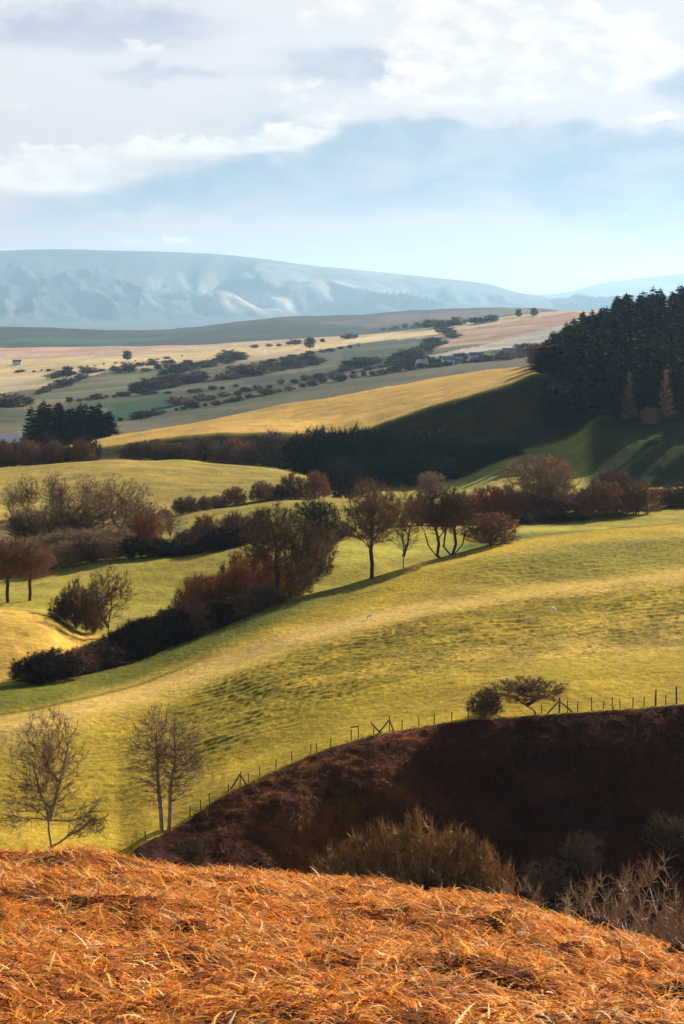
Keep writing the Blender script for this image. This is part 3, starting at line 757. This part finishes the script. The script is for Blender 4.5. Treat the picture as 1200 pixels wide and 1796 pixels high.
far_line([(62,694),(90,684),(120,674),(150,664)], 9, 8, 'hedgerow tree on the slanting field edge', 'slanting hedgerow')
far_line([(110,708),(170,702),(240,694),(340,690),(420,680)], 14, 7, 'hedgerow tree above the bright green field', 'hedgerow above the green field')
far_line([(5,716),(20,712),(40,714)], 6, 12, 'dark tree at the left mouth of the vale', 'trees at the mouth of the vale')
far_line([(560,668),(640,652),(690,640)], 9, 8, 'hedgerow tree between the vale fields', 'middle vale hedgerow')
far_line([(20,655),(110,650),(200,640),(330,626)], 16, 4, 'low tree in a thin hedge across the tan fields', 'thin hedge across the tan fields')
far_line([(400,650),(520,628),(640,606)], 12, 6, 'small tree in the hedge between the blue green fields', 'hedge between blue green fields')
far_line([(660,584),(720,578),(760,575),(800,572),(870,565)], 14, 15, 'dark tree on the skyline hedge of the far down', 'skyline trees', Y0=2500)
far_line([(440,612),(520,604),(640,592)], 8, 11, 'small tree dotted along the ridge of the far down', 'ridge trees', Y0=2500)
far_line([(745,618),(757,610),(776,606),(800,592),(770,584)], 7, 13, 'dark tree in the slanting hedge of the pink field', 'slanting trees by the pink field', Y0=1500)
far_line([(205,655),(300,648),(380,636),(420,628)], 12, 10, 'tree in the loose belt at the top of the vale', 'loose tree belt', jit=8)
far_line([(600,652),(660,640),(720,630),(745,622)], 10, 12, 'dark tree in the dip left of the village', 'trees left of the village', jit=8)
far_line([(310,712),(380,700),(470,682),(560,664)], 12, 8, 'tree in the second hedge behind the tan hill', 'second hedge behind the tan hill')
for px, py, h, lb in ((910, 557, 16, 'lone dark tree on the skyline, left one of the pair by the forest'), (937, 555, 17, 'lone dark tree on the skyline, right one of the pair by the forest'), (543, 612, 20, 'lone dark tree on the pale ridge field'),
                      (118, 662, 17, 'lone dark tree on the tan field edge left of the vale'), (223, 632, 17, 'lone tree in the middle of the pale tan field')):
    Y = seen(px, py, 1500); place('far0', px, Y, None, None, lb, 'tree', None, h=h)

# --- scrub in the gully and on the bank
for px, Y, top, w, lb in ((606, 173, 1494, 120, 'low straw coloured willow bush at the left end of the gully thicket'), (668, 172, 1466, 140, 'straw coloured willow bush left of the tallest one in the gully'),
                          (738, 171, 1452, 150, 'tallest straw coloured willow bush in the middle of the gully'), (806, 170, 1474, 140, 'straw coloured willow bush right of the tallest one in the gully'),
                          (856, 168, 1508, 110, 'low straw coloured willow bush at the right end of the gully thicket')):
    up_to('scrub0', px, Y, top, w, lb, 'shrub')
up_to('scrub1', 1168, 47, 1545, 270, 'pale grey twiggy shrub at the right edge behind the bracken', 'shrub')
up_to('scrub1', 1062, 50, 1572, 230, 'pale grey twiggy shrub left of its paler neighbour behind the bracken', 'shrub')
up_to('scrub1', 912, 52, 1558, 130, 'small pale shrub peeping over the bracken crest', 'shrub')
for px, py, h_, w, lb in ((1020, 1530, 62, 80, 'brown shrub halfway up the dark bank'), (338, 1522, 50, 50, 'thin brown shrub low on the left of the dark bank'), (1172, 1490, 55, 80, 'dim brown shrub on the dark bank by the frame edge'), (955, 1575, 60, 90, 'dim brown shrub low on the dark bank right of the willow thicket')):
    place('scrub2', px, seen(px, py, 150), h_, w, lb, 'shrub')
for px, Y, w, lb in ((668, 36.4, 34, 'small dark heather clump on the bracken crest, the leftmost'), (757, 33.5, 34, 'dark heather clump in the bracken below the willow scrub'), (962, 31.5, 42, 'dark heather clump near the bracken crest below the pale shrubs'),
                     (1052, 29.2, 52, 'largest dark heather clump in the bracken on the right'), (915, 32.4, 34, 'dark heather clump between its two larger neighbours'), (1185, 28.5, 40, 'dark heather clump at the right edge of the bracken')):
    o = place('bush0', px, Y, None, w, lb, 'heather clump', h=.22); o.name = 'heather_clump'

# ------------------------------------------------------------------ fence along the bank
fence = empty('post_and_wire_fence')
FX, FY, FZ = spot(700, 207.5); fence.location = (FX, FY, FZ)
tag(fence, 'old post and wire fence along the crest of the dark bank', 'fence')
def post_mesh(h, r, seed):
    rr = random.Random(seed); V = []; Fc = []
    for k, z in enumerate((-.35, h * .5, h - .04, h)):
        for q in range(7):
            a_ = 6.283 * q / 7; s = r * (1 - .08 * k if k < 3 else .55) * rr.uniform(.9, 1.1); V.append((math.cos(a_) * s, math.sin(a_) * s, z + (rr.uniform(-.02, .02) if k == 3 else 0)))
    for k in range(3):
        for q in range(7): Fc.append((k * 7 + q, k * 7 + (q + 1) % 7, k * 7 + 7 + (q + 1) % 7, k * 7 + 7 + q))
    Fc.append(tuple(21 + q for q in range(7)))
    return V, Fc
tops = []
plist = [(232,1.1,0),(255,1.15,0),(333,1.25,.05),(352,1.1,0),(368,1.2,-.06),(400,1.0,.1),(421,1.75,.05),(436,1.1,0),(456,1.25,-.04),(484,1.2,.05),(512,1.25,0),(545,1.3,.03),(556,1.1,-.08),(580,1.1,.05),(616,1.35,.02),(629,1.35,-.02),(655,1.1,.1),(683,1.85,.02),(705,1.15,.05),(735,1.1,-.05),(762,1.25,0),
         (792,1.2,.04),(822,1.1,-.06),(862,1.15,.03),(950,1.1,0),(981,1.9,.03),(996,1.5,-.03),(1013,1.3,.04),(1038,1.65,-.02),(1058,1.1,.08),(1074,1.5,.02),(1088,1.15,-.05),(1110,1.3,.04),(1130,1.2,0),(1150,1.95,.02),(1168,1.2,0),(1187,2.1,-.02),(1215,1.5,.03),(1245,1.5,0)]
for i, (px, h, ln) in enumerate(plist):
    Y = float(np.interp(px, pxs, K['ridge'][0])) + .5
    x, y, z = spot(px, Y); h *= .86; V, Fc = post_mesh(h, .06 if h < 1.6 else .11, i)
    o = mesh_obj('post', V, Fc, MAT['post'], fence); o.location = (x - FX, y - FY, z - FZ); o.rotation_euler = (rnd.uniform(-.06, .06), ln, 0)
    tops.append((x - FX + math.sin(ln) * h * .8, y - FY, z - FZ, h))
def bar(A, B, r, name):
    V, Fc = frusta(None, [(np.array(A), np.array(B), r, r * .85)])
    k = len(V) // 2
    Fc = list(Fc) + [tuple(range(k - 1, -1, -1)), tuple(range(k, 2 * k))]
    return mesh_obj(name, V, Fc, MAT['post'], fence)
for px, dx1, dx2 in ((421, -1.0, .7), (683, -1.2, .5), (981, -1.35, 1.5)):
    Y = float(np.interp(px, pxs, K['ridge'][0])) + .5; x, y, z = spot(px, Y)
    for dx in (dx1, dx2):
        xx = x + dx; zz = float(ground(xx, Y)); bar((xx - FX, y - FY - .05, zz - FZ - .1), (x - FX, y - FY - .05, z - FZ + 1.25), .085, 'brace')
x, y, z = spot(660, 206.9); bar((x - FX + .6, y - FY, z - FZ), (x - FX - .55, y - FY, z - FZ + 1.15), .09, 'brace')
x, y, z = spot(622, 206.7); bar((x - FX - .45, y - FY + .1, z - FZ + 1.05), (x - FX + .45, y - FY + .1, z - FZ + 1.2), .06, 'brace')
for hgt in (.45, .8, 1.05):
    pts = [np.array([a_[0], a_[1] + .1, a_[2] + hgt]) for a_ in tops]; ed = []
    for A, B in zip(pts[:-1], pts[1:]):
        m_ = (A + B) / 2 - np.array([0, 0, .05]); ed += [(A, m_, .008, .008), (m_, B, .008, .008)]
    V, Fc = frusta(None, ed); mesh_obj('wire', V, Fc, MAT['wire'], fence)

# ------------------------------------------------------------------ sheep: one continuous skinned body each
def sheep(px, Y, rz, label):
    x, y, z = spot(px, Y)
    S_ = .72
    vs = [(0, 0, .72), (.32, 0, .74), (-.34, 0, .74), (.52, 0, .86), (.70, 0, .80), (.80, 0, .72), (-.50, 0, .66)]
    rs = [.27, .25, .26, .15, .11, .07, .05]; es = [(0, 1), (0, 2), (1, 3), (3, 4), (4, 5), (2, 6)]
    for sx in (.30, -.34):
        for sy in (.13, -.13):
            k = len(vs); vs += [(sx, sy, .50), (sx + (.02 if sx > 0 else -.05), sy, .26), (sx, sy, .02)]; rs += [.09, .045, .04]
            es += [(1 if sx > 0 else 2, k), (k, k + 1), (k + 1, k + 2)]
    me = bpy.data.meshes.new('sheep'); me.from_pydata(vs, es, []); me.materials.append(MAT['wool'])
    o = bpy.data.objects.new('sheep', me); C.objects.link(o)
    md = o.modifiers.new('s', 'SKIN')
    for i, v_ in enumerate(me.skin_vertices[0].data if me.skin_vertices else []): v_.radius = (rs[i], rs[i]); v_.use_root = (i == 0)
    if not me.skin_vertices:
        pass
    md2 = o.modifiers.new('d', 'SUBSURF'); md2.levels = md2.render_levels = 1
    o.location = (x, y, z); o.rotation_euler = (0, 0, rz); o.scale = (S_, S_, S_)
    tag(o, label, 'sheep')
    return o
sheep(648, seen(648, 1086, 212), .3, 'white sheep grazing on the pale band of the big pasture')
sheep(972, seen(972, 1075, 212), 2.6, 'white sheep grazing among the tussocks on the upper pasture')

# ------------------------------------------------------------------ far white houses
def house(px, Y, w, h, d, rz, label, name='white_house', roof='slate'):
    x, y, z = spot(px, Y); r = empty(name); r.location = (x, y, z); r.rotation_euler = (0, 0, rz)
    W2, D2 = w / 2, d / 2; rh = d * .42
    V = [(-W2,-D2,-1.5),(W2,-D2,-1.5),(W2,D2,-1.5),(-W2,D2,-1.5),(-W2,-D2,h),(W2,-D2,h),(W2,D2,h),(-W2,D2,h),(-W2,0,h+rh),(W2,0,h+rh)]
    mesh_obj('wall', V, [(0,1,5,4),(1,2,6,9,5),(2,3,7,6),(3,0,4,8,7)], MAT['render'], r)
    e = .3; V = [(-W2-e,-D2-e,h-.15),(W2+e,-D2-e,h-.15),(W2+e,0,h+rh+.15),(-W2-e,0,h+rh+.15),(-W2-e,D2+e,h-.15),(W2+e,D2+e,h-.15)]
    V += [(a_, b_, c_ - .14) for a_, b_, c_ in V]
    ro = mesh_obj('roof', V, [(0,1,2,3),(3,2,5,4),(6,9,8,7),(9,10,11,8),(0,6,7,1),(4,5,11,10),(0,3,9,6),(3,4,10,9),(1,7,8,2),(2,8,11,5)], MAT[roof], r)
    V = [(a_ * .45 + W2 - .8, b_ * .45, c_) for c_ in (h + rh - .4, h + rh + 1.1) for a_, b_ in ((-1,-1),(1,-1),(1,1),(-1,1))]
    mesh_obj('chimney', V, [(0,1,5,4),(1,2,6,5),(2,3,7,6),(3,0,4,7),(4,5,6,7)], MAT['render'], ro)
    def pane(cx, cz, ww, hh, nm):
        V = [(cx + a_ * ww / 2, -D2 + b_, cz + c_ * hh / 2) for b_ in (-.04, .1) for a_, c_ in ((-1,-1),(1,-1),(1,1),(-1,1))]
        mesh_obj(nm, V, [(0,1,2,3),(0,4,5,1),(1,5,6,2),(2,6,7,3),(3,7,4,0)], MAT['dark'], r)
    for cx in (-w * .28, w * .28): pane(cx, h * .72, 1.1, 1.2, 'window'); pane(cx, h * .28, 1.1, 1.3, 'window')
    pane(0, 1.05, 1.0, 2.1, 'door')
    tag(r, label, 'house')
for px, py, w, rz, lb in ((786, 641, 12, .2, 'tiny white house at the left end of the distant village'), (803, 636, 10, -.3, 'tiny white house second from the left in the distant village'), (836, 634, 14, .1, 'long white house in the middle of the distant village'),
                          (874, 630, 11, .4, 'tiny white house right of the long white village house'), (893, 627, 13, 0, 'tiny white house at the right end of the distant village'), (30, 642, 22, .1, 'white farmhouse far off at the left edge of the tan fields'),
                          (740, 646, 11, .5, 'tiny white house standing apart left of the distant village')):
    house(px, seen(px, py, 1080), min(w, 14), 5.2, 7, rz, lb)
house(8, 860, 14, 4.2, 8, .15, 'white farm building at the left frame edge above the copse', 'farm_building', 'palewash')

# ------------------------------------------------------------------ dead bracken
MAT_FROND = simple_mat('dead_bracken', (0, 0, 0), attr='frond_colour', trans=.38, rough=.75)
def fronds(n, Yr, name, label, density_seed, lenr, width_k, cols, colw, halfw, seed, mask=None, npts=6, lift=.0, steep=(.05, .75), curlk=1.0, wk=1.0):
    g = np.random.default_rng(seed)
    Y = np.sqrt(g.random(n) * (Yr[1] ** 2 - Yr[0] ** 2) + Yr[0] ** 2)
    X = Y * (g.random(n) * 2 - 1) * halfw
    keep = g.random(n) < (.55 + 1.0 * fbm(X / 1.1, Y / 1.1, 3, density_seed) ** 1.3)
    if mask is not None: keep &= mask(X, Y)
    X = X[keep]; Y = Y[keep]; n = len(X)
    Z = ground(X, Y) + g.random(n) * .10 * lift
    hd = g.random(n) * 6.283; pitch = steep[0] + (steep[1] - steep[0]) * g.random(n) ** 1.6
    ln = lenr[0] + (lenr[1] - lenr[0]) * g.random(n) ** 1.5; curl = -(.6 + 1.6 * g.random(n)) * pitch * curlk
    lat = g.normal(0, .5, n) * curlk
    S = npts
    P_ = np.zeros((n, S + 1, 3)); P_[:, 0] = np.stack([X, Y, Z - .03], 1)
    for s in range(S):
        t = s / S; pt = pitch + curl * t; h_ = hd + lat * t
        P_[:, s + 1] = P_[:, s] + (ln / S)[:, None] * np.stack([np.cos(h_) * np.cos(pt), np.sin(h_) * np.cos(pt), np.sin(pt)], 1)
    gx = (ground(X + .4, Y) - ground(X - .4, Y)) / .8; gy_ = (ground(X, Y + .4) - ground(X, Y - .4)) / .8
    P_[:, :, 2] += gx[:, None] * (P_[:, :, 0] - X[:, None]) + gy_[:, None] * (P_[:, :, 1] - Y[:, None])
    side = np.stack([-np.sin(hd), np.cos(hd), np.zeros(n)], 1) + g.normal(0, .35, (n, 3)); side /= np.linalg.norm(side, axis=1)[:, None]
    V = []; T = []; Q = []; cnt = 0
    w = (.006 + .005 * g.random(n))[:, None] * (1.2)
    for s in range(S + 1):
        ww = w * wk * (1 - .8 * s / S); V.append(P_[:, s] - side * ww); V.append(P_[:, s] + side * ww)
    for s in range(S):
        a_ = np.arange(n); Q.append(np.stack([2 * s * n + a_, (2 * s + 1) * n + a_, (2 * s + 3) * n + a_, (2 * s + 2) * n + a_], 1))
    cnt = 2 * (S + 1) * n
    for s in range(1, S + 1):
        t = s / S; pl = ln * width_k * (1.12 - t) * np.clip(t * 4, .3, 1)
        for sg in (-1, 1):
            A = P_[:, s - 1] * .3 + P_[:, s] * .7; B = P_[:, s]
            fw = (B - P_[:, s - 1]); fw /= np.linalg.norm(fw, axis=1)[:, None]
            tip_ = B + (sg * side * .8 + fw * .5) * (pl * (.6 + .7 * g.random(n)))[:, None]
            tip_[:, 2] -= pl * (.5 * g.random(n) - .12)
            V += [A, B, tip_]; a_ = np.arange(n)
            T.append(np.stack([cnt + a_, cnt + n + a_, cnt + 2 * n + a_], 1)); cnt += 3 * n
    co_ = np.concatenate(V); ci = g.choice(len(cols), n, p=colw)
    cc_ = np.array(cols)[ci] * (.75 + .5 * g.random(n))[:, None]
    cols_v = np.tile(np.concatenate([cc_, np.ones((n, 1))], 1), (len(V), 1)).astype(np.float32)
    o = np_mesh(name, co_, np.concatenate(T), np.concatenate(Q), MAT_FROND)
    at_ = o.data.attributes.new('frond_colour', 'FLOAT_COLOR', 'POINT'); at_.data.foreach_set('color', cols_v.ravel())
    tag(o, label, None, None, 'stuff')
    return o
orange = [(.78, .300, .042), (.66, .205, .024), (.84, .47, .115), (.36, .098, .016), (.86, .62, .32)]
fronds(140000, (11.5, 46), 'bracken', 'orange dead bracken covering the near slope', 3, (.12, .42), .18, orange, (.37, .31, .17, .10, .05), .22, 1, npts=8, steep=(.08, 1.1))
fronds(900, (11.5, 44), 'bracken_stalks', 'pale straw stalks lying through the near bracken', 5, (.2, .55), .02, [(.80, .54, .25), (.86, .66, .38), (.70, .40, .13)], (.5, .25, .25), .22, 2, lift=1.5, steep=(.05, .6), curlk=.7, wk=.6)
brown = [(.10, .025, .006), (.05, .012, .0035), (.15, .045, .011), (.022, .006, .003)]
fronds(64000, (105, 209), 'brown_bracken', 'dark brown bracken on the bank under the fence', 7, (.7, 1.6), .24, brown, (.32, .28, .16, .24), .19, 3,
       mask=lambda X, Y: (Y < np.interp(HX + F * X / Y, pxs, K['ridge'][0]) - .2) & (HX + F * X / Y > 235), npts=4)

# ------------------------------------------------------------------ air
xs = [-26000, 26000]; 
hv = [(-23000,-60,-700),(23000,-60,-700),(23000,43000,-700),(-23000,43000,-700),(-23000,-60,830),(23000,-60,830),(23000,43000,830),(-23000,43000,830)]
hm_ = bpy.data.materials.new('haze_air'); nt = nodes(hm_); b = NB(nt)
o_ = b.new('ShaderNodeOutputMaterial'); pv = b.new('ShaderNodeVolumePrincipled')
pv.inputs['Color'].default_value = rgb(.48, .745, .98); pv.inputs['Density'].default_value = 2.5e-5; pv.inputs['Anisotropy'].default_value = 0.45
b.link(pv.outputs[0], o_.inputs['Volume'])
ho = mesh_obj('haze', hv, [(3,2,1,0),(4,5,6,7),(0,1,5,4),(1,2,6,5),(2,3,7,6),(3,0,4,7)], hm_)
tag(ho, 'thin blue haze filling the air over the vale', None, None, 'stuff')

# ------------------------------------------------------------------ sky, sun, camera
w = bpy.data.worlds.new('World'); bpy.context.scene.world = w; w.use_nodes = True
nt = w.node_tree
for n_ in list(nt.nodes): nt.nodes.remove(n_)
b = NB(nt)
wo = b.new('ShaderNodeOutputWorld'); bg = b.new('ShaderNodeBackground'); bg.inputs['Strength'].default_value = .055
sky = b.new('ShaderNodeTexSky', sky_type='NISHITA'); sky.sun_disc = False; sky.sun_elevation = SUN_EL; sky.sun_rotation = SUN_AZ
sky.altitude = 300; sky.air_density = 1.0; sky.dust_density = .6; sky.ozone_density = 1.5
tc = b.new('ShaderNodeTexCoord'); sp = b.new('ShaderNodeSeparateXYZ'); b.link(tc.outputs['Generated'], sp.inputs[0])
x_, y_, z_ = sp.outputs
az = b.m('ARCTAN2', x_, y_); el = b.m('ARCSINE', z_)
U = b.m('MULTIPLY_ADD', az, F, 600.0); Vv = b.m('MULTIPLY_ADD', el, -F, 540.0)
def vec(sx, sy, oz=0.0):
    c_ = b.new('ShaderNodeCombineXYZ'); b.link(b.m('MULTIPLY', U, 1 / sx), c_.inputs[0]); b.link(b.m('MULTIPLY', Vv, 1 / sy), c_.inputs[1]); c_.inputs[2].default_value = oz
    return c_.outputs[0]
nA = b.noise(vec(210, 105), 1.0, 7, .58, .35); nB = b.noise(vec(420, 120, 3.7), 1.0, 5, .55); nC = b.noise(vec(60, 34, 8.1), 1.0, 5, .6)
Uw = b.m('ADD', U, b.m('MULTIPLY', b.m('SUBTRACT', nA, .5), 150)); Vw = b.m('ADD', Vv, b.m('ADD', b.m('MULTIPLY', b.m('SUBTRACT', nC, .5), 55), b.m('MULTIPLY', b.m('SUBTRACT', nA, .5), 60)))
def blob(cx, cy, rx, ry, k=1.0):
    dx = b.m('MULTIPLY', b.m('SUBTRACT', Uw, cx), 1 / rx); dy = b.m('MULTIPLY', b.m('SUBTRACT', Vw, cy), 1 / ry)
    q = b.m('ADD', b.m('MULTIPLY', dx, dx), b.m('MULTIPLY', dy, dy))
    return b.m('MULTIPLY', b.m('EXPONENT', b.m('MULTIPLY', q, -1.0)), k)
def total(bl):
    s = bl[0]
    for q in bl[1:]: s = b.m('ADD', s, q)
    return s
E10 = lambda r_, g_, b_: rgb(r_ * 15.8, g_ * 15.8, b_ * 15.8)
base = b.mix(b.smooth(Vv, 60, 520), E10(.405, .405, .425), E10(.335, .30, .305))
shade = total([blob(790, 240, 300, 42, 1.05), blob(1110, 312, 165, 75, 1.6), blob(720, 345, 280, 45, .5), blob(250, 345, 210, 30, .6), blob(430, 300, 150, 34, .55), blob(610, 108, 150, 50, 1.0), blob(230, 40, 210, 50, .85), blob(300, 375, 300, 34, .40), blob(1190, 150, 70, 50, .7), blob(280, 128, 160, 14, .6), blob(560, 300, 120, 60, .4), blob(60, 60, 90, 40, .4)])
shade = b.m('ADD', shade, b.m('MULTIPLY', b.m('SUBTRACT', nB, .5), 2.1))
sm_ = b.smooth(shade, .18, .85)
tex = b.m('ADD', b.m('MULTIPLY', b.smooth(nA, .3, .7), .55), b.m('MULTIPLY', b.smooth(nC, .3, .7), .25))
c1 = b.mix(b.m('MULTIPLY', sm_, b.m('ADD', tex, .42), clamp=True), base, b.mix(b.smooth(Vv, 80, 320), E10(.265, .285, .34), E10(.19, .25, .31)))
white = total([blob(880, 95, 200, 75, 1.25), blob(1060, 100, 150, 62, 1.1), blob(720, 168, 190, 26, .75), blob(565, 200, 75, 26, .8), blob(480, 244, 120, 20, .9), blob(100, 305, 150, 46, 1.15), blob(300, 264, 180, 18, .75), blob(550, 35, 60, 45, .6), blob(1140, 214, 60, 11, .9), blob(200, 385, 70, 24, .5),
               blob(320, 95, 200, 14, .55), blob(720, 15, 200, 28, .7), blob(1120, 382, 120, 7, .55), blob(510, 378, 40, 6, .6), blob(130, 190, 180, 26, .5), blob(300, 428, 240, 14, .5), blob(450, 333, 30, 7, .4), blob(-300, 200, 200, 80, .8), blob(1600, 200, 200, 60, .7)])
white = b.m('ADD', white, b.m('ADD', b.m('MULTIPLY', b.m('SUBTRACT', nA, .5), 1.35), b.m('MULTIPLY', b.m('SUBTRACT', nC, .5), .9)))
wm = b.smooth(white, .36, .80)
wc = b.mix(b.smooth(b.m('ADD', nC, b.m('MULTIPLY', nA, .8)), .72, 1.08), E10(.40, .395, .405), E10(.50, .472, .448))
c2 = b.mix(wm, c1, wc)
# clear blue overhead with a few clouds
hi = b.smooth(el, .17, .36)
nH = b.noise(tc.outputs['Generated'], 3.2, 6, .6)
c3 = b.mix(b.m('MULTIPLY', b.smooth(nH, .56, .72), .6), sky.outputs[0], rgb(6, 6, 6.2))
back = b.smooth(b.m('ABSOLUTE', az), .9, 1.6)
fac = b.m('MAXIMUM', hi, b.m('MULTIPLY', back, .75))
cs = b.mix(fac, c2, c3)
b.link(cs, bg.inputs[0]); b.link(bg.outputs[0], wo.inputs[0])

sd = bpy.data.lights.new('sun', 'SUN'); sd.energy = 5.0; sd.angle = R(.53); sd.color = (1.0, .93, .80)
so = bpy.data.objects.new('sun', sd); C.objects.link(so)
sv = Vector((math.sin(SUN_AZ) * math.cos(SUN_EL), math.cos(SUN_AZ) * math.cos(SUN_EL), math.sin(SUN_EL)))
so.rotation_euler = sv.to_track_quat('Z', 'Y').to_euler(); so.location = sv * 300

cd = bpy.data.cameras.new('camera'); cam = bpy.data.objects.new('camera', cd); C.objects.link(cam)
cam.location = (0, 0, 0); cam.rotation_euler = (R(90), 0, 0)
cd.sensor_fit = 'VERTICAL'; cd.sensor_height = 36; cd.sensor_width = 24; cd.lens = F / 1796 * 36
cd.shift_y = -(898 - HY) / 1796; cd.clip_start = .1; cd.clip_end = 90000
sc = bpy.context.scene; sc.camera = cam
sc.view_settings.view_transform = 'Standard'; sc.view_settings.look = 'None'; sc.view_settings.gamma = 1.0
sc.view_settings.exposure = 1.2
sc.cycles.use_denoising = True
sc.cycles.max_bounces = 4; sc.cycles.diffuse_bounces = 2; sc.cycles.volume_bounces = 0; sc.cycles.transparent_max_bounces = 4
for k_, p_ in PROTO.items():
    if not p_['used']:
        for ch in list(p_['root'].children): bpy.data.objects.remove(ch)
        bpy.data.objects.remove(p_['root'])
print('far trees', FAR[0], 'objects', len(sc.objects))
